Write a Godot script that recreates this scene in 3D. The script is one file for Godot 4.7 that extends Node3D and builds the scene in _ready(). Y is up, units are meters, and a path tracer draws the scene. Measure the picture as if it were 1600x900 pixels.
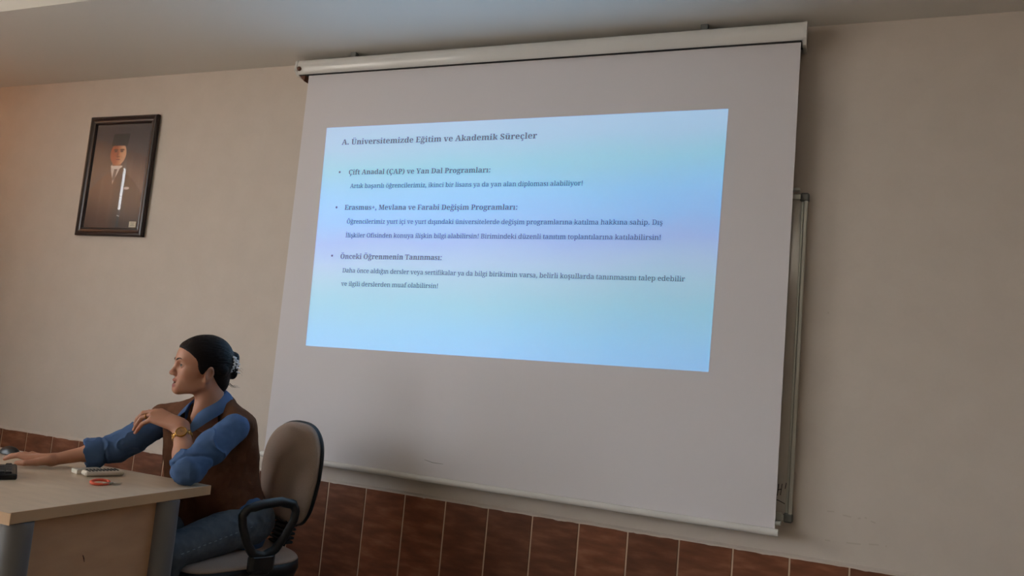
extends Node3D

# ---------------------------------------------------------------- mesh collecting
class MB:
	var v := PackedVector3Array()
	var n := PackedVector3Array()
	var uv := PackedVector2Array()
	var col := PackedColorArray()
	var ix := PackedInt32Array()
	func vert(p: Vector3, nn: Vector3, t := Vector2.ZERO) -> int:
		v.append(p); n.append(nn); uv.append(t)
		return v.size() - 1
	func face(a: int, b: int, c: int, nn: Vector3) -> void:
		if (v[b] - v[a]).cross(v[c] - v[a]).dot(nn) > 0.0:
			ix.append(a); ix.append(c); ix.append(b)
		else:
			ix.append(a); ix.append(b); ix.append(c)
	func tri(a: Vector3, b: Vector3, c: Vector3, out: Vector3) -> void:
		var nn := (b - a).cross(c - a)
		if nn.length() < 1e-12: return
		nn = nn.normalized()
		if nn.dot(out) < 0.0: nn = -nn
		var i := vert(a, nn); vert(b, nn); vert(c, nn)
		face(i, i + 1, i + 2, nn)
	func quad(a: Vector3, b: Vector3, c: Vector3, d: Vector3, out: Vector3) -> void:
		var nn := (c - a).cross(d - b)
		if nn.length() < 1e-12: return
		nn = nn.normalized()
		if nn.dot(out) < 0.0: nn = -nn
		var i := vert(a, nn, Vector2(0, 1)); vert(b, nn, Vector2(1, 1)); vert(c, nn, Vector2(1, 0)); vert(d, nn, Vector2(0, 0))
		face(i, i + 1, i + 2, nn); face(i, i + 2, i + 3, nn)
	# a box with chamfered edges
	func box(c: Vector3, size: Vector3, ch := 0.0, bs := Basis.IDENTITY) -> void:
		var h := size * 0.5
		var q := minf(ch, minf(h.x, minf(h.y, h.z)) * 0.95)
		var pt := func(s: Vector3, ax: int) -> Vector3:
			var p := Vector3(s.x * (h.x - q), s.y * (h.y - q), s.z * (h.z - q))
			p[ax] = s[ax] * h[ax]
			return c + bs * p
		for ax in 3:
			var a1 := (ax + 1) % 3
			var a2 := (ax + 2) % 3
			for sg in [-1.0, 1.0]:
				var ps: Array[Vector3] = []
				for uvp in [[-1, -1], [1, -1], [1, 1], [-1, 1]]:
					var s := Vector3.ZERO
					s[ax] = sg; s[a1] = uvp[0]; s[a2] = uvp[1]
					ps.append(pt.call(s, ax))
				var o := Vector3.ZERO
				o[ax] = sg
				quad(ps[0], ps[1], ps[2], ps[3], bs * o)
		if q <= 0.0: return
		for ax in 3:
			var a1 := (ax + 1) % 3
			var a2 := (ax + 2) % 3
			for s1 in [-1.0, 1.0]:
				for s2 in [-1.0, 1.0]:
					var lo := Vector3.ZERO
					lo[a1] = s1; lo[a2] = s2
					var hi := lo
					lo[ax] = -1.0; hi[ax] = 1.0
					var o := lo + hi
					quad(pt.call(lo, a1), pt.call(hi, a1), pt.call(hi, a2), pt.call(lo, a2), bs * o)
		for sx in [-1.0, 1.0]:
			for sy in [-1.0, 1.0]:
				for sz in [-1.0, 1.0]:
					var s := Vector3(sx, sy, sz)
					tri(pt.call(s, 0), pt.call(s, 1), pt.call(s, 2), bs * s)
	# a tube along a path; squash flattens the section along the given direction
	func tube(path: Array, radii: Array, sides := 10, closed := false, flat_dir := Vector3.ZERO, flat := 1.0) -> void:
		var m := path.size()
		var start := v.size()
		var up := Vector3.ZERO
		for i in m:
			var p: Vector3 = path[i]
			var pa: Vector3 = path[(i - 1 + m) % m] if (closed or i > 0) else path[i]
			var pb: Vector3 = path[(i + 1) % m] if (closed or i < m - 1) else path[i]
			var tg := (pb - pa).normalized()
			if up == Vector3.ZERO:
				up = Vector3.UP if absf(tg.y) < 0.9 else Vector3.RIGHT
			if flat_dir != Vector3.ZERO: up = flat_dir
			var sd := tg.cross(up).normalized()
			up = sd.cross(tg).normalized()
			var r: float = radii[i] if radii.size() > 1 else radii[0]
			for k in sides:
				var a := TAU * k / sides
				var nn := (sd * cos(a) + up * sin(a) / flat).normalized() if flat != 1.0 else sd * cos(a) + up * sin(a)
				vert(p + sd * cos(a) * r + up * sin(a) * r * flat, nn, Vector2(float(k) / sides, float(i) / m))
		var rows := m if closed else m - 1
		for i in rows:
			for k in sides:
				var a := start + i * sides + k
				var b := start + i * sides + (k + 1) % sides
				var c := start + ((i + 1) % m) * sides + (k + 1) % sides
				var d := start + ((i + 1) % m) * sides + k
				face(a, b, c, n[a] + n[c]); face(a, c, d, n[a] + n[c])
		if not closed:
			for e in [0, m - 1]:
				var p: Vector3 = path[e]
				var o: Vector3 = (path[0] - path[1]) if e == 0 else (path[m - 1] - path[m - 2])
				o = o.normalized()
				var ci := vert(p, o)
				var rim := v.size()
				for k in sides: vert(v[start + e * sides + k], o)
				for k in sides: face(ci, rim + k, rim + (k + 1) % sides, o)
	# profile of Vector2(radius, height) turned about the y axis of xf
	func lathe(prof: Array, xf: Transform3D, sides := 20) -> void:
		var start := v.size()
		var m := prof.size()
		for i in m:
			var pa: Vector2 = prof[maxi(i - 1, 0)]
			var pb: Vector2 = prof[mini(i + 1, m - 1)]
			var t := pb - pa
			var nr := Vector2(t.y, -t.x).normalized()
			for k in sides:
				var a := TAU * k / sides
				var p: Vector2 = prof[i]
				vert(xf * Vector3(p.x * cos(a), p.y, p.x * sin(a)), (xf.basis * Vector3(nr.x * cos(a), nr.y, nr.x * sin(a))).normalized(), Vector2(float(k) / sides, float(i) / m))
		for i in m - 1:
			for k in sides:
				var a := start + i * sides + k
				var b := start + i * sides + (k + 1) % sides
				var c := b + sides
				var d := a + sides
				face(a, b, c, n[a] + n[c]); face(a, c, d, n[a] + n[c])
	# outline in the xy plane of xf, pushed from z = 0 to z = depth
	func extrude(poly: PackedVector2Array, xf: Transform3D, depth: float) -> void:
		var t := Geometry2D.triangulate_polygon(poly)
		var fz := xf.basis.z.normalized()
		for e in [0.0, depth]:
			var o := -fz if e == 0.0 else fz
			var s := v.size()
			for p in poly: vert(xf * Vector3(p.x, p.y, e), o)
			for i in range(0, t.size(), 3): face(s + t[i], s + t[i + 1], s + t[i + 2], o)
		var m := poly.size()
		var ccw := not Geometry2D.is_polygon_clockwise(poly)
		for i in m:
			var a := poly[i]
			var b := poly[(i + 1) % m]
			var nn := Vector2(b.y - a.y, a.x - b.x)
			if Geometry2D.is_polygon_clockwise(poly) == false and not ccw: nn = -nn
			var mid := (a + b) * 0.5 + nn.normalized() * 1e-5
			if Geometry2D.is_point_in_polygon(mid, poly): nn = -nn
			quad(xf * Vector3(a.x, a.y, 0), xf * Vector3(b.x, b.y, 0), xf * Vector3(b.x, b.y, depth), xf * Vector3(a.x, a.y, depth), xf.basis * Vector3(nn.x, nn.y, 0))
	# a curved sheet f(u, v), shaded smooth
	func sheet(f: Callable, nu: int, nv: int, out: Vector3) -> void:
		var s := v.size()
		var e := 0.002
		for j in nv + 1:
			for i in nu + 1:
				var u := float(i) / nu
				var w := float(j) / nv
				var p: Vector3 = f.call(u, w)
				var du: Vector3 = f.call(u + e, w) - f.call(u - e, w)
				var dv: Vector3 = f.call(u, w + e) - f.call(u, w - e)
				var nn := du.cross(dv).normalized()
				if nn.dot(out) < 0.0: nn = -nn
				vert(p, nn, Vector2(u, w))
		for j in nv:
			for i in nu:
				var a := s + j * (nu + 1) + i
				face(a, a + 1, a + nu + 2, n[a]); face(a, a + nu + 2, a + nu + 1, n[a])
	func ball(c: Vector3, r: Vector3, bs := Basis.IDENTITY, seg := 12) -> void:
		var s := v.size()
		for j in seg + 1:
			for i in seg * 2 + 1:
				var th := PI * j / seg
				var ph := PI * i / seg
				var d := Vector3(sin(th) * cos(ph), cos(th), sin(th) * sin(ph))
				vert(c + bs * (d * r), (bs * (d / r)).normalized(), Vector2(float(i) / seg * 0.5, float(j) / seg))
		for j in seg:
			for i in seg * 2:
				var a := s + j * (seg * 2 + 1) + i
				var b := a + seg * 2 + 1
				if j > 0: face(a, a + 1, b + 1, n[a] + n[b + 1])
				if j < seg - 1: face(a, b + 1, b, n[a] + n[b + 1])
	func mesh(offset := Vector3.ZERO) -> ArrayMesh:
		var arr := []
		arr.resize(Mesh.ARRAY_MAX)
		if offset != Vector3.ZERO:
			for i in v.size(): v[i] -= offset
		arr[Mesh.ARRAY_VERTEX] = v; arr[Mesh.ARRAY_NORMAL] = n; arr[Mesh.ARRAY_TEX_UV] = uv; arr[Mesh.ARRAY_INDEX] = ix
		if col.size() == v.size(): arr[Mesh.ARRAY_COLOR] = col
		var am := ArrayMesh.new()
		am.add_surface_from_arrays(Mesh.PRIMITIVE_TRIANGLES, arr)
		return am

# ---------------------------------------------------------------- rounded bodies: a field of joined shapes, meshed by surface nets
class Prim:
	var t := 0
	var op := 0
	var k := 0.01
	var a: Vector3
	var ba: Vector3
	var bb := 1.0
	var ra := 0.0
	var rb := 0.0
	var nrm: Vector3
	var st := 0.0
	var inv: Basis
	var rad: Vector3
	func d(p: Vector3) -> float:
		if t == 0:
			var pa := p - a
			if st != 0.0: pa += nrm * (nrm.dot(pa) * st)
			var h := clampf(pa.dot(ba) / bb, 0.0, 1.0)
			var r := (pa - ba * h).length() - (ra + (rb - ra) * h)
			return r / (1.0 + st) if st > 0.0 else r
		if t == 1:
			var q := inv * (p - a)
			var k0 := (q / rad).length()
			var k1 := (q / (rad * rad)).length()
			return k0 * (k0 - 1.0) / maxf(k1, 1e-6)
		return nrm.dot(p) - ra

class Field:
	var ps: Array[Prim] = []
	var disp: Callable
	var amp := 0.0
	var kmax := 0.0
	var lo := Vector3(1e9, 1e9, 1e9)
	var hi := Vector3(-1e9, -1e9, -1e9)
	var xf := Transform3D.IDENTITY
	var tint: Callable
	func _grow(c: Vector3, r: float) -> void:
		lo = lo.min(c - Vector3(r, r, r)); hi = hi.max(c + Vector3(r, r, r))
	func cone(a: Vector3, b: Vector3, ra: float, rb: float, k := 0.01, op := 0, flat_dir := Vector3.ZERO, flat := 1.0) -> Field:
		var p := Prim.new()
		p.a = a; p.ra = ra; p.rb = rb; p.k = k; p.op = op
		p.ba = b - a
		if flat_dir != Vector3.ZERO:
			p.nrm = flat_dir.normalized(); p.st = 1.0 / flat - 1.0
			p.ba += p.nrm * (p.nrm.dot(p.ba) * p.st)
		p.bb = maxf(p.ba.length_squared(), 1e-9)
		ps.append(p)
		if op == 0: _grow(a, ra + 0.02); _grow(b, rb + 0.02)
		return self
	func ell(c: Vector3, r: Vector3, k := 0.01, op := 0, bs := Basis.IDENTITY) -> Field:
		var p := Prim.new()
		p.t = 1; p.a = c; p.rad = r; p.inv = bs.inverse(); p.k = k; p.op = op
		ps.append(p)
		if op == 0: _grow(c, maxf(r.x, maxf(r.y, r.z)) + 0.02)
		return self
	func cut(nrm: Vector3, at: Vector3, k := 0.003) -> Field:
		var p := Prim.new()
		p.t = 2; p.nrm = nrm.normalized(); p.ra = p.nrm.dot(at); p.k = k; p.op = 2
		ps.append(p)
		return self
	func ev(p: Vector3, list: Array[Prim]) -> float:
		var d := 10.0
		for q in list:
			var e := q.d(p)
			var k := q.k
			if q.op == 0:
				var h := maxf(k - absf(d - e), 0.0) / k
				d = minf(d, e) - h * h * k * 0.25
			else:
				if q.op == 1: e = -e
				var h := maxf(k - absf(d - e), 0.0) / k
				d = maxf(d, e) + h * h * k * 0.25
		if amp > 0.0 and absf(d) < 0.05: d += disp.call(p)
		return d
	func at(p: Vector3) -> float:
		return ev(p, ps)
	# the point where a ray from outside meets the surface
	func hit(from: Vector3, dir: Vector3) -> Vector3:
		var p := from
		for i in 80:
			var d := at(p)
			if absf(d) < 0.0003: break
			p += dir * d * 0.7
		return p
	func nor(p: Vector3) -> Vector3:
		var e := 0.0015
		return Vector3(at(p + Vector3(e, 0, 0)) - at(p - Vector3(e, 0, 0)), at(p + Vector3(0, e, 0)) - at(p - Vector3(0, e, 0)), at(p + Vector3(0, 0, e)) - at(p - Vector3(0, 0, e))).normalized()
	var _s := 0.01
	var _cells := {}
	var _edges := PackedInt32Array()
	var _mb: MB
	func into(mb: MB, cell: float) -> void:
		_s = cell; _mb = mb
		for q in ps: kmax = maxf(kmax, q.k)
		_cells = {}; _edges = PackedInt32Array()
		var big := 16
		var i0 := Vector3i((lo / cell / big).floor())
		var i1 := Vector3i((hi / cell / big).floor())
		for x in range(i0.x, i1.x + 1):
			for y in range(i0.y, i1.y + 1):
				for z in range(i0.z, i1.z + 1):
					_rec(Vector3i(x, y, z) * big, big, ps)
		var m := 0
		while m < _edges.size():
			var i := Vector3i(_edges[m], _edges[m + 1], _edges[m + 2])
			var ax := _edges[m + 3]
			m += 4
			var d1 := Vector3i.ZERO
			var d2 := Vector3i.ZERO
			d1[(ax + 1) % 3] = -1; d2[(ax + 2) % 3] = -1
			var a: int = _cells.get(i, -1)
			var b: int = _cells.get(i + d1, -1)
			var c: int = _cells.get(i + d1 + d2, -1)
			var d: int = _cells.get(i + d2, -1)
			if a < 0 or b < 0 or c < 0 or d < 0: continue
			var nn := mb.n[a] + mb.n[b] + mb.n[c] + mb.n[d]
			mb.face(a, b, c, nn); mb.face(a, c, d, nn)
	func _rec(o: Vector3i, size: int, list: Array[Prim]) -> void:
		var half := size * _s * 0.5
		var c := Vector3(o) * _s + Vector3(half, half, half)
		var h := half * 1.7321
		var keep: Array[Prim] = []
		for q in list:
			var e := q.d(c)
			var lim := h * (1.9 if q.t == 1 else 1.15) + q.k + kmax + amp + 0.002
			if q.op == 2:
				if e > -lim: keep.append(q)
			elif e < lim: keep.append(q)
		if keep.is_empty(): return
		var d := ev(c, list)
		if absf(d) > h * 2.1 + amp + 0.006: return
		if size > 4:
			var s2 := size >> 1
			for k in 8: _rec(o + Vector3i(k & 1, (k >> 1) & 1, k >> 2) * s2, s2, keep)
			return
		var val := PackedFloat32Array()
		val.resize(125)
		var m := 0
		var any_in := false
		var any_out := false
		for z in 5:
			for y in 5:
				for x in 5:
					var w := ev(Vector3(o.x + x, o.y + y, o.z + z) * _s, keep)
					val[m] = w
					if w < 0.0: any_in = true
					else: any_out = true
					m += 1
		if not (any_in and any_out): return
		for z in 4:
			for y in 4:
				for x in 4:
					var b := x + y * 5 + z * 25
					var cv := [val[b], val[b + 1], val[b + 5], val[b + 6], val[b + 25], val[b + 26], val[b + 30], val[b + 31]]
					var ins := 0
					for q in 8:
						if cv[q] < 0.0: ins += 1
					if ins == 0 or ins == 8: continue
					var sum := Vector3.ZERO
					var cnt := 0
					for q in 8:
						for ax in 3:
							if q & (1 << ax): continue
							var r := q | (1 << ax)
							var fa: float = cv[q]
							var fb: float = cv[r]
							if (fa < 0.0) == (fb < 0.0): continue
							var pq := Vector3(q & 1, (q >> 1) & 1, q >> 2)
							pq[ax] += fa / (fa - fb)
							sum += pq
							cnt += 1
					var cell := Vector3i(o.x + x, o.y + y, o.z + z)
					var p := (Vector3(cell) + sum / cnt) * _s
					var e := _s * 0.5
					var f0 := ev(p, keep)
					var g := Vector3(ev(p + Vector3(e, 0, 0), keep) - f0, ev(p + Vector3(0, e, 0), keep) - f0, ev(p + Vector3(0, 0, e), keep) - f0)
					if g.length() < 1e-9: g = Vector3.UP
					_cells[cell] = _mb.vert(xf * p, (xf.basis * g).normalized())
					if tint.is_valid(): _mb.col.append(tint.call(p))
					for ax in 3:
						if (cv[0] < 0.0) != (cv[1 << ax] < 0.0):
							_edges.append(cell.x); _edges.append(cell.y); _edges.append(cell.z); _edges.append(ax)

# ---------------------------------------------------------------- naming and describing
var taken := {}
func numbered(s: String) -> String:
	if not taken.has(s):
		taken[s] = 0
		return s
	taken[s] += 1
	return "%s_%03d" % [s, taken[s]]
func tag(o: Node, label: String, category: String, group := "") -> void:
	o.set_meta("label", label); o.set_meta("category", category)
	if group != "": o.set_meta("group", group)
func thing(called: String, label: String, category: String, at := Vector3.ZERO, group := "") -> Node3D:
	var o := Node3D.new()
	o.name = numbered(called)
	add_child(o)
	o.position = at
	tag(o, label, category, group)
	return o
# commits collected shapes (in world coordinates) as one named mesh under a parent
func obj(called: String, mb: MB, m: Material, parent: Node3D = null, local := false) -> MeshInstance3D:
	var o := MeshInstance3D.new()
	var off := Vector3.ZERO
	if parent != null and not local:
		var p: Node3D = parent
		while p != null and p != self:
			off += p.position
			p = p.get_parent() as Node3D
	o.mesh = mb.mesh(off)
	o.material_override = m
	o.cast_shadow = GeometryInstance3D.SHADOW_CASTING_SETTING_ON
	if parent == null:
		o.name = numbered(called)
		add_child(o)
	else:
		o.name = called
		parent.add_child(o, true)
	return o
func struct_mesh(called: String, mb: MB, m: Material) -> MeshInstance3D:
	var o := obj(called, mb, m)
	o.set_meta("kind", "structure")
	return o

func mat(c: Color, rough := 0.6, metal := 0.0, spec := 0.5) -> StandardMaterial3D:
	var m := StandardMaterial3D.new()
	m.albedo_color = c; m.roughness = rough; m.metallic = metal; m.metallic_specular = spec
	return m
func rgb(r: float, g: float, b: float) -> Color:
	return Color(r / 255.0, g / 255.0, b / 255.0)
func noise_tex(freq: float, seed_: int, c0: Color, c1: Color, size := 512, oct := 5, mid := Color(-1, 0, 0)) -> NoiseTexture2D:
	var f := FastNoiseLite.new()
	f.noise_type = FastNoiseLite.TYPE_SIMPLEX_SMOOTH
	f.seed = seed_; f.frequency = freq; f.fractal_octaves = oct
	var t := NoiseTexture2D.new()
	t.width = size; t.height = size; t.seamless = true; t.noise = f
	var g := Gradient.new()
	g.set_color(0, c0); g.set_color(1, c1)
	if mid.r >= 0.0: g.add_point(0.5, mid)
	t.color_ramp = g
	return t
func bump_tex(freq: float, seed_: int, strength: float, size := 256) -> NoiseTexture2D:
	var f := FastNoiseLite.new()
	f.seed = seed_; f.frequency = freq; f.fractal_octaves = 4
	var t := NoiseTexture2D.new()
	t.width = size; t.height = size; t.seamless = true; t.noise = f
	t.as_normal_map = true; t.bump_strength = strength
	return t
func triplanar(m: StandardMaterial3D, scale_: Vector3, offset := Vector3.ZERO) -> StandardMaterial3D:
	m.uv1_triplanar = true; m.uv1_world_triplanar = true
	m.uv1_scale = scale_; m.uv1_offset = offset
	return m

var M := {}
var rng := RandomNumberGenerator.new()

func materials() -> void:
	var w := mat(Color.WHITE, 0.85, 0.0, 0.3)
	w.albedo_texture = noise_tex(0.012, 3, rgb(208, 197, 187), rgb(213, 202, 192), 512, 5)
	w.normal_enabled = true; w.normal_texture = bump_tex(0.09, 8, 2.0); w.normal_scale = 0.05
	M.wall = triplanar(w, Vector3(0.8, 0.8, 0.8))
	var c := mat(rgb(212, 208, 200), 0.9, 0.0, 0.3)
	c.albedo_color = rgb(222, 218, 212)
	M.ceiling = c
	M.far_wall = mat(rgb(150, 132, 114), 0.9, 0.0, 0.3)
	M.beam_side = mat(rgb(214, 214, 204), 0.9, 0.0, 0.3)
	M.tiles = []
	for i in 5:
		var t := mat(Color.WHITE, 0.42, 0.0, 0.4)
		var k := 0.92 + 0.05 * i
		t.albedo_texture = noise_tex(0.011, 40 + i, rgb(102 * k, 62 * k, 44 * k), rgb(148 * k, 98 * k, 73 * k), 512, 6, rgb(122 * k, 74 * k, 53 * k))
		t.normal_enabled = true; t.normal_texture = bump_tex(0.03, 20 + i, 3.0); t.normal_scale = 0.25
		M.tiles.append(triplanar(t, Vector3(0.9, 3.4, 0.9), Vector3(0.13 * i, 0.31 * i, 0.0)))
	M.grout = mat(rgb(208, 182, 156), 0.9)
	var fl := mat(Color.WHITE, 0.5)
	fl.albedo_texture = noise_tex(0.03, 5, rgb(150, 138, 124), rgb(170, 158, 142))
	M.floor = triplanar(fl, Vector3(0.7, 0.7, 0.7))
	M.white_paint = mat(rgb(222, 220, 216), 0.16, 0.0, 0.5)
	M.fabric_screen = mat(rgb(222, 218, 222), 0.8, 0.0, 0.3)
	M.black_plastic = mat(rgb(20, 19, 19), 0.45)
	M.black_soft = mat(rgb(15, 15, 15), 0.7)
	M.alu = mat(rgb(196, 198, 192), 0.36, 0.45)
	M.grey_plastic = mat(rgb(112, 114, 112), 0.5)
	M.board_white = mat(rgb(214, 208, 200), 0.12, 0.0, 0.5)
	M.ink = mat(rgb(40, 38, 52), 0.6)
	M.screw = mat(rgb(110, 74, 60), 0.4, 0.6)
	M.white_frame = mat(rgb(220, 220, 218), 0.4)
	var gl := mat(Color(0.9, 0.95, 0.95, 0.015), 0.02)
	gl.transparency = BaseMaterial3D.TRANSPARENCY_ALPHA
	M.glass = gl
	var fg := mat(Color(0.62, 0.64, 0.64, 0.93), 0.5)
	fg.transparency = BaseMaterial3D.TRANSPARENCY_ALPHA
	M.frosted = fg
	var cu := mat(rgb(212, 170, 136), 0.85)
	cu.backlight_enabled = true; cu.backlight = rgb(226, 178, 138)
	M.curtain = cu

const TILE_TOP := 0.657
const CEIL_LOW := 2.681
const CEIL_HIGH := 3.02
const BEAM_Z := 0.81
const LEFT_X := -0.9
const RIGHT_X := 7.0
const BACK_Z := 8.6

func _ready() -> void:
	rng.seed = 7
	# camera
	var cam := Camera3D.new()
	cam.name = "camera"
	cam.transform = Transform3D(Basis(Vector3(0.92568, 0.08923, -0.36763), Vector3(-0.04499, 0.99085, 0.12721), Vector3(0.37562, -0.10122, 0.92123)).orthonormalized(), Vector3(4.2932, 1.25, 3.1367))
	cam.fov = 40.30
	cam.near = 0.05
	add_child(cam)
	cam.make_current()
	# sky and exposure
	var env := Environment.new()
	env.background_mode = Environment.BG_SKY
	var sky := Sky.new()
	var sm := ProceduralSkyMaterial.new()
	sm.sky_top_color = rgb(160, 168, 176); sm.sky_horizon_color = rgb(212, 210, 208)
	sm.ground_horizon_color = rgb(190, 184, 178); sm.ground_bottom_color = rgb(168, 162, 154)
	sm.sky_energy_multiplier = 1.0
	sky.sky_material = sm
	env.sky = sky
	env.background_energy_multiplier = SKY_ENERGY
	env.tonemap_mode = Environment.TONE_MAPPER_LINEAR
	env.tonemap_exposure = EXPOSURE
	env.sdfgi_enabled = true; env.ssao_enabled = true; env.ssil_enabled = true
	var we := WorldEnvironment.new()
	we.name = "world_environment"
	we.environment = env
	add_child(we)
	materials()
	room()
	build_screen()
	build_slide()
	build_whiteboard()
	build_portrait()
	build_desk()
	build_desk_items()
	build_chair()
	build_person()

const SKY_ENERGY := 23.5
const EXPOSURE := 1.0

# ---------------------------------------------------------------- the room
func room() -> void:
	var mb := MB.new()
	mb.box(Vector3((LEFT_X + RIGHT_X) / 2, 1.6, -0.1), Vector3(RIGHT_X - LEFT_X + 0.4, 3.3, 0.2))
	var wf := struct_mesh("wall_front", mb, M.wall)
	var x0 := -1.0
	for i in 41:
		var xa := x0 + 0.2 * i
		for row in 2:
			var ya := 0.163 if row == 0 else 0.0
			var yb := TILE_TOP if row == 0 else 0.157
			var t := MB.new()
			t.box(Vector3(xa + 0.1, (ya + yb) / 2, 0.0045 + rng.randf() * 0.001), Vector3(0.1938, yb - ya, 0.009), 0.0014)
			obj("tile", t, M.tiles[rng.randi() % 5], wf)
	var g := MB.new()
	g.box(Vector3((LEFT_X + RIGHT_X) / 2, TILE_TOP / 2, 0.0), Vector3(RIGHT_X - LEFT_X, TILE_TOP, 0.0136))
	obj("grout_bed", g, M.grout, wf)
	# the ragged edge where plaster meets the tiles
	var nz := FastNoiseLite.new()
	nz.seed = 11; nz.frequency = 6.0; nz.fractal_octaves = 4
	var lip := MB.new()
	var steps := 420
	for i in steps:
		var ps := []
		for e in 2:
			var x := -0.5 + 5.2 * (i + e) / steps
			var dn := 0.0015 + 0.006 * maxf(0.0, nz.get_noise_2d(x * 1.6, 3.0)) + 0.02 * maxf(0.0, nz.get_noise_2d(x * 2.2, 40.0) - 0.42)
			ps.append([Vector3(x, TILE_TOP - dn, 0.0098), Vector3(x, TILE_TOP + 0.004, 0.0104), Vector3(x, TILE_TOP + 0.012, 0.0)])
		for q in 2: lip.quad(ps[0][q], ps[1][q], ps[1][q + 1], ps[0][q + 1], Vector3(0, 0.3, 1))
	obj("plaster_edge", lip, M.wall, wf)
	# faint scuffs on the paint low at the right
	var sf := MB.new()
	for q in [[4.33, 0.84, 0.03, 0.1], [4.385, 0.832, 0.035, -0.1], [4.425, 0.83, 0.012, 0.4], [4.446, 0.835, 0.01, -0.3], [4.47, 0.824, 0.02, -0.2], [4.325, 0.737, 0.022, 0.0], [4.41, 0.74, 0.06, 0.05], [4.475, 0.747, 0.04, 0.08], [4.515, 0.748, 0.007, 1.3], [4.29, 1.56, 0.008, 1.0]]:
		sf.box(Vector3(q[0], q[1], 0.0), Vector3(q[2] * 0.8, 0.005, 0.0004), 0.0, Basis(Vector3(0, 0, 1), q[3]))
	obj("scuff_marks", sf, mat(rgb(198, 186, 174), 0.9), wf)
	# soffit along the front wall and the higher ceiling
	var so := MB.new()
	so.box(Vector3((LEFT_X + RIGHT_X) / 2, CEIL_LOW + 0.25, BEAM_Z / 2), Vector3(RIGHT_X - LEFT_X, 0.5, BEAM_Z))
	struct_mesh("trim_1", so, M.ceiling)
	var ce := MB.new()
	ce.box(Vector3((LEFT_X + RIGHT_X) / 2, CEIL_HIGH + 0.1, BACK_Z / 2 + 0.3), Vector3(RIGHT_X - LEFT_X + 0.4, 0.2, BACK_Z - 0.4))
	var cs := struct_mesh("ceiling", ce, M.beam_side)
	# two fluorescent fittings far behind the camera, mirrored in the whiteboard and the screen housing
	for z in [6.25, 8.0]:
		var hsg := MB.new()
		hsg.box(Vector3(3.6, CEIL_HIGH - 0.035, z), Vector3(1.24, 0.07, 0.16), 0.01)
		obj("lamp_housing", hsg, M.white_frame, cs)
		var tb := MB.new()
		tb.tube([Vector3(3.02, CEIL_HIGH - 0.088, z), Vector3(4.18, CEIL_HIGH - 0.088, z)], [0.016], 12)
		var em := mat(rgb(250, 246, 236), 0.5)
		em.emission_enabled = true; em.emission = rgb(255, 244, 226); em.emission_energy_multiplier = 16.0
		obj("lamp_tube", tb, em, cs)
		var al := AreaLight3D.new()
		al.name = "lamp_light"
		al.position = Vector3(3.6, CEIL_HIGH - 0.11, z)
		al.rotation = Vector3(-PI / 2, 0, 0)
		al.set("area_size", Vector2(1.16, 0.03))
		al.light_color = rgb(255, 244, 226); al.light_energy = 0.3
		al.set("area_range", 12.0); al.set("area_attenuation", 2.0)
		al.shadow_enabled = true
		add_child(al, true)
	var fl := MB.new()
	fl.box(Vector3((LEFT_X + RIGHT_X) / 2, -0.1, BACK_Z / 2), Vector3(RIGHT_X - LEFT_X + 0.4, 0.2, BACK_Z + 0.4))
	struct_mesh("floor", fl, M.floor)
	var wr := MB.new()
	wr.box(Vector3(RIGHT_X + 0.1, 1.6, BACK_Z / 2), Vector3(0.2, 3.3, BACK_Z + 0.4))
	struct_mesh("wall_right", wr, M.far_wall)
	var wb := MB.new()
	wb.box(Vector3((LEFT_X + RIGHT_X) / 2, 1.6, BACK_Z + 0.1), Vector3(RIGHT_X - LEFT_X + 0.4, 3.3, 0.2))
	struct_mesh("wall_back", wb, M.far_wall)
	# left wall, pierced by windows
	var spans := [[0.3, 1.75], [2.1, 3.6], [4.2, 5.7], [6.3, 7.8]]
	var sill := 0.95
	var head := 2.62
	var wl := MB.new()
	var xm := LEFT_X - 0.1
	wl.box(Vector3(xm, sill / 2, BACK_Z / 2), Vector3(0.2, sill, BACK_Z + 0.4))
	wl.box(Vector3(xm, (head + 3.25) / 2, BACK_Z / 2), Vector3(0.2, 3.25 - head, BACK_Z + 0.4))
	var za := -0.2
	for s in spans + [[BACK_Z + 0.2, 0.0]]:
		var zb: float = s[0]
		wl.box(Vector3(xm, (sill + head) / 2, (za + zb) / 2), Vector3(0.2, head - sill, zb - za))
		za = s[1]
	struct_mesh("wall_left", wl, M.wall)
	var idx := 1
	for s in spans:
		var w := Node3D.new()
		w.name = "window_%d" % idx
		w.set_meta("kind", "structure")
		add_child(w)
		w.position = Vector3(xm, sill, (s[0] + s[1]) / 2)
		var fr := MB.new()
		var zl: float = s[1] - s[0]
		for z in [s[0] + 0.025, s[1] - 0.025] + ([(s[0] + s[1]) / 2] if zl > 1.2 else []):
			fr.box(Vector3(xm, (sill + head) / 2, z), Vector3(0.06, head - sill, 0.05), 0.004)
		for y in [sill + 0.025, head - 0.025]:
			fr.box(Vector3(xm, y, (s[0] + s[1]) / 2), Vector3(0.058, 0.05, zl - 0.1), 0.004)
		obj("window_frame", fr, M.white_frame, w)
		var pane := MB.new()
		pane.box(Vector3(xm, (sill + head) / 2, (s[0] + s[1]) / 2), Vector3(0.006, head - sill - 0.1, zl - 0.1))
		obj("pane", pane, M.glass, w)
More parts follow.
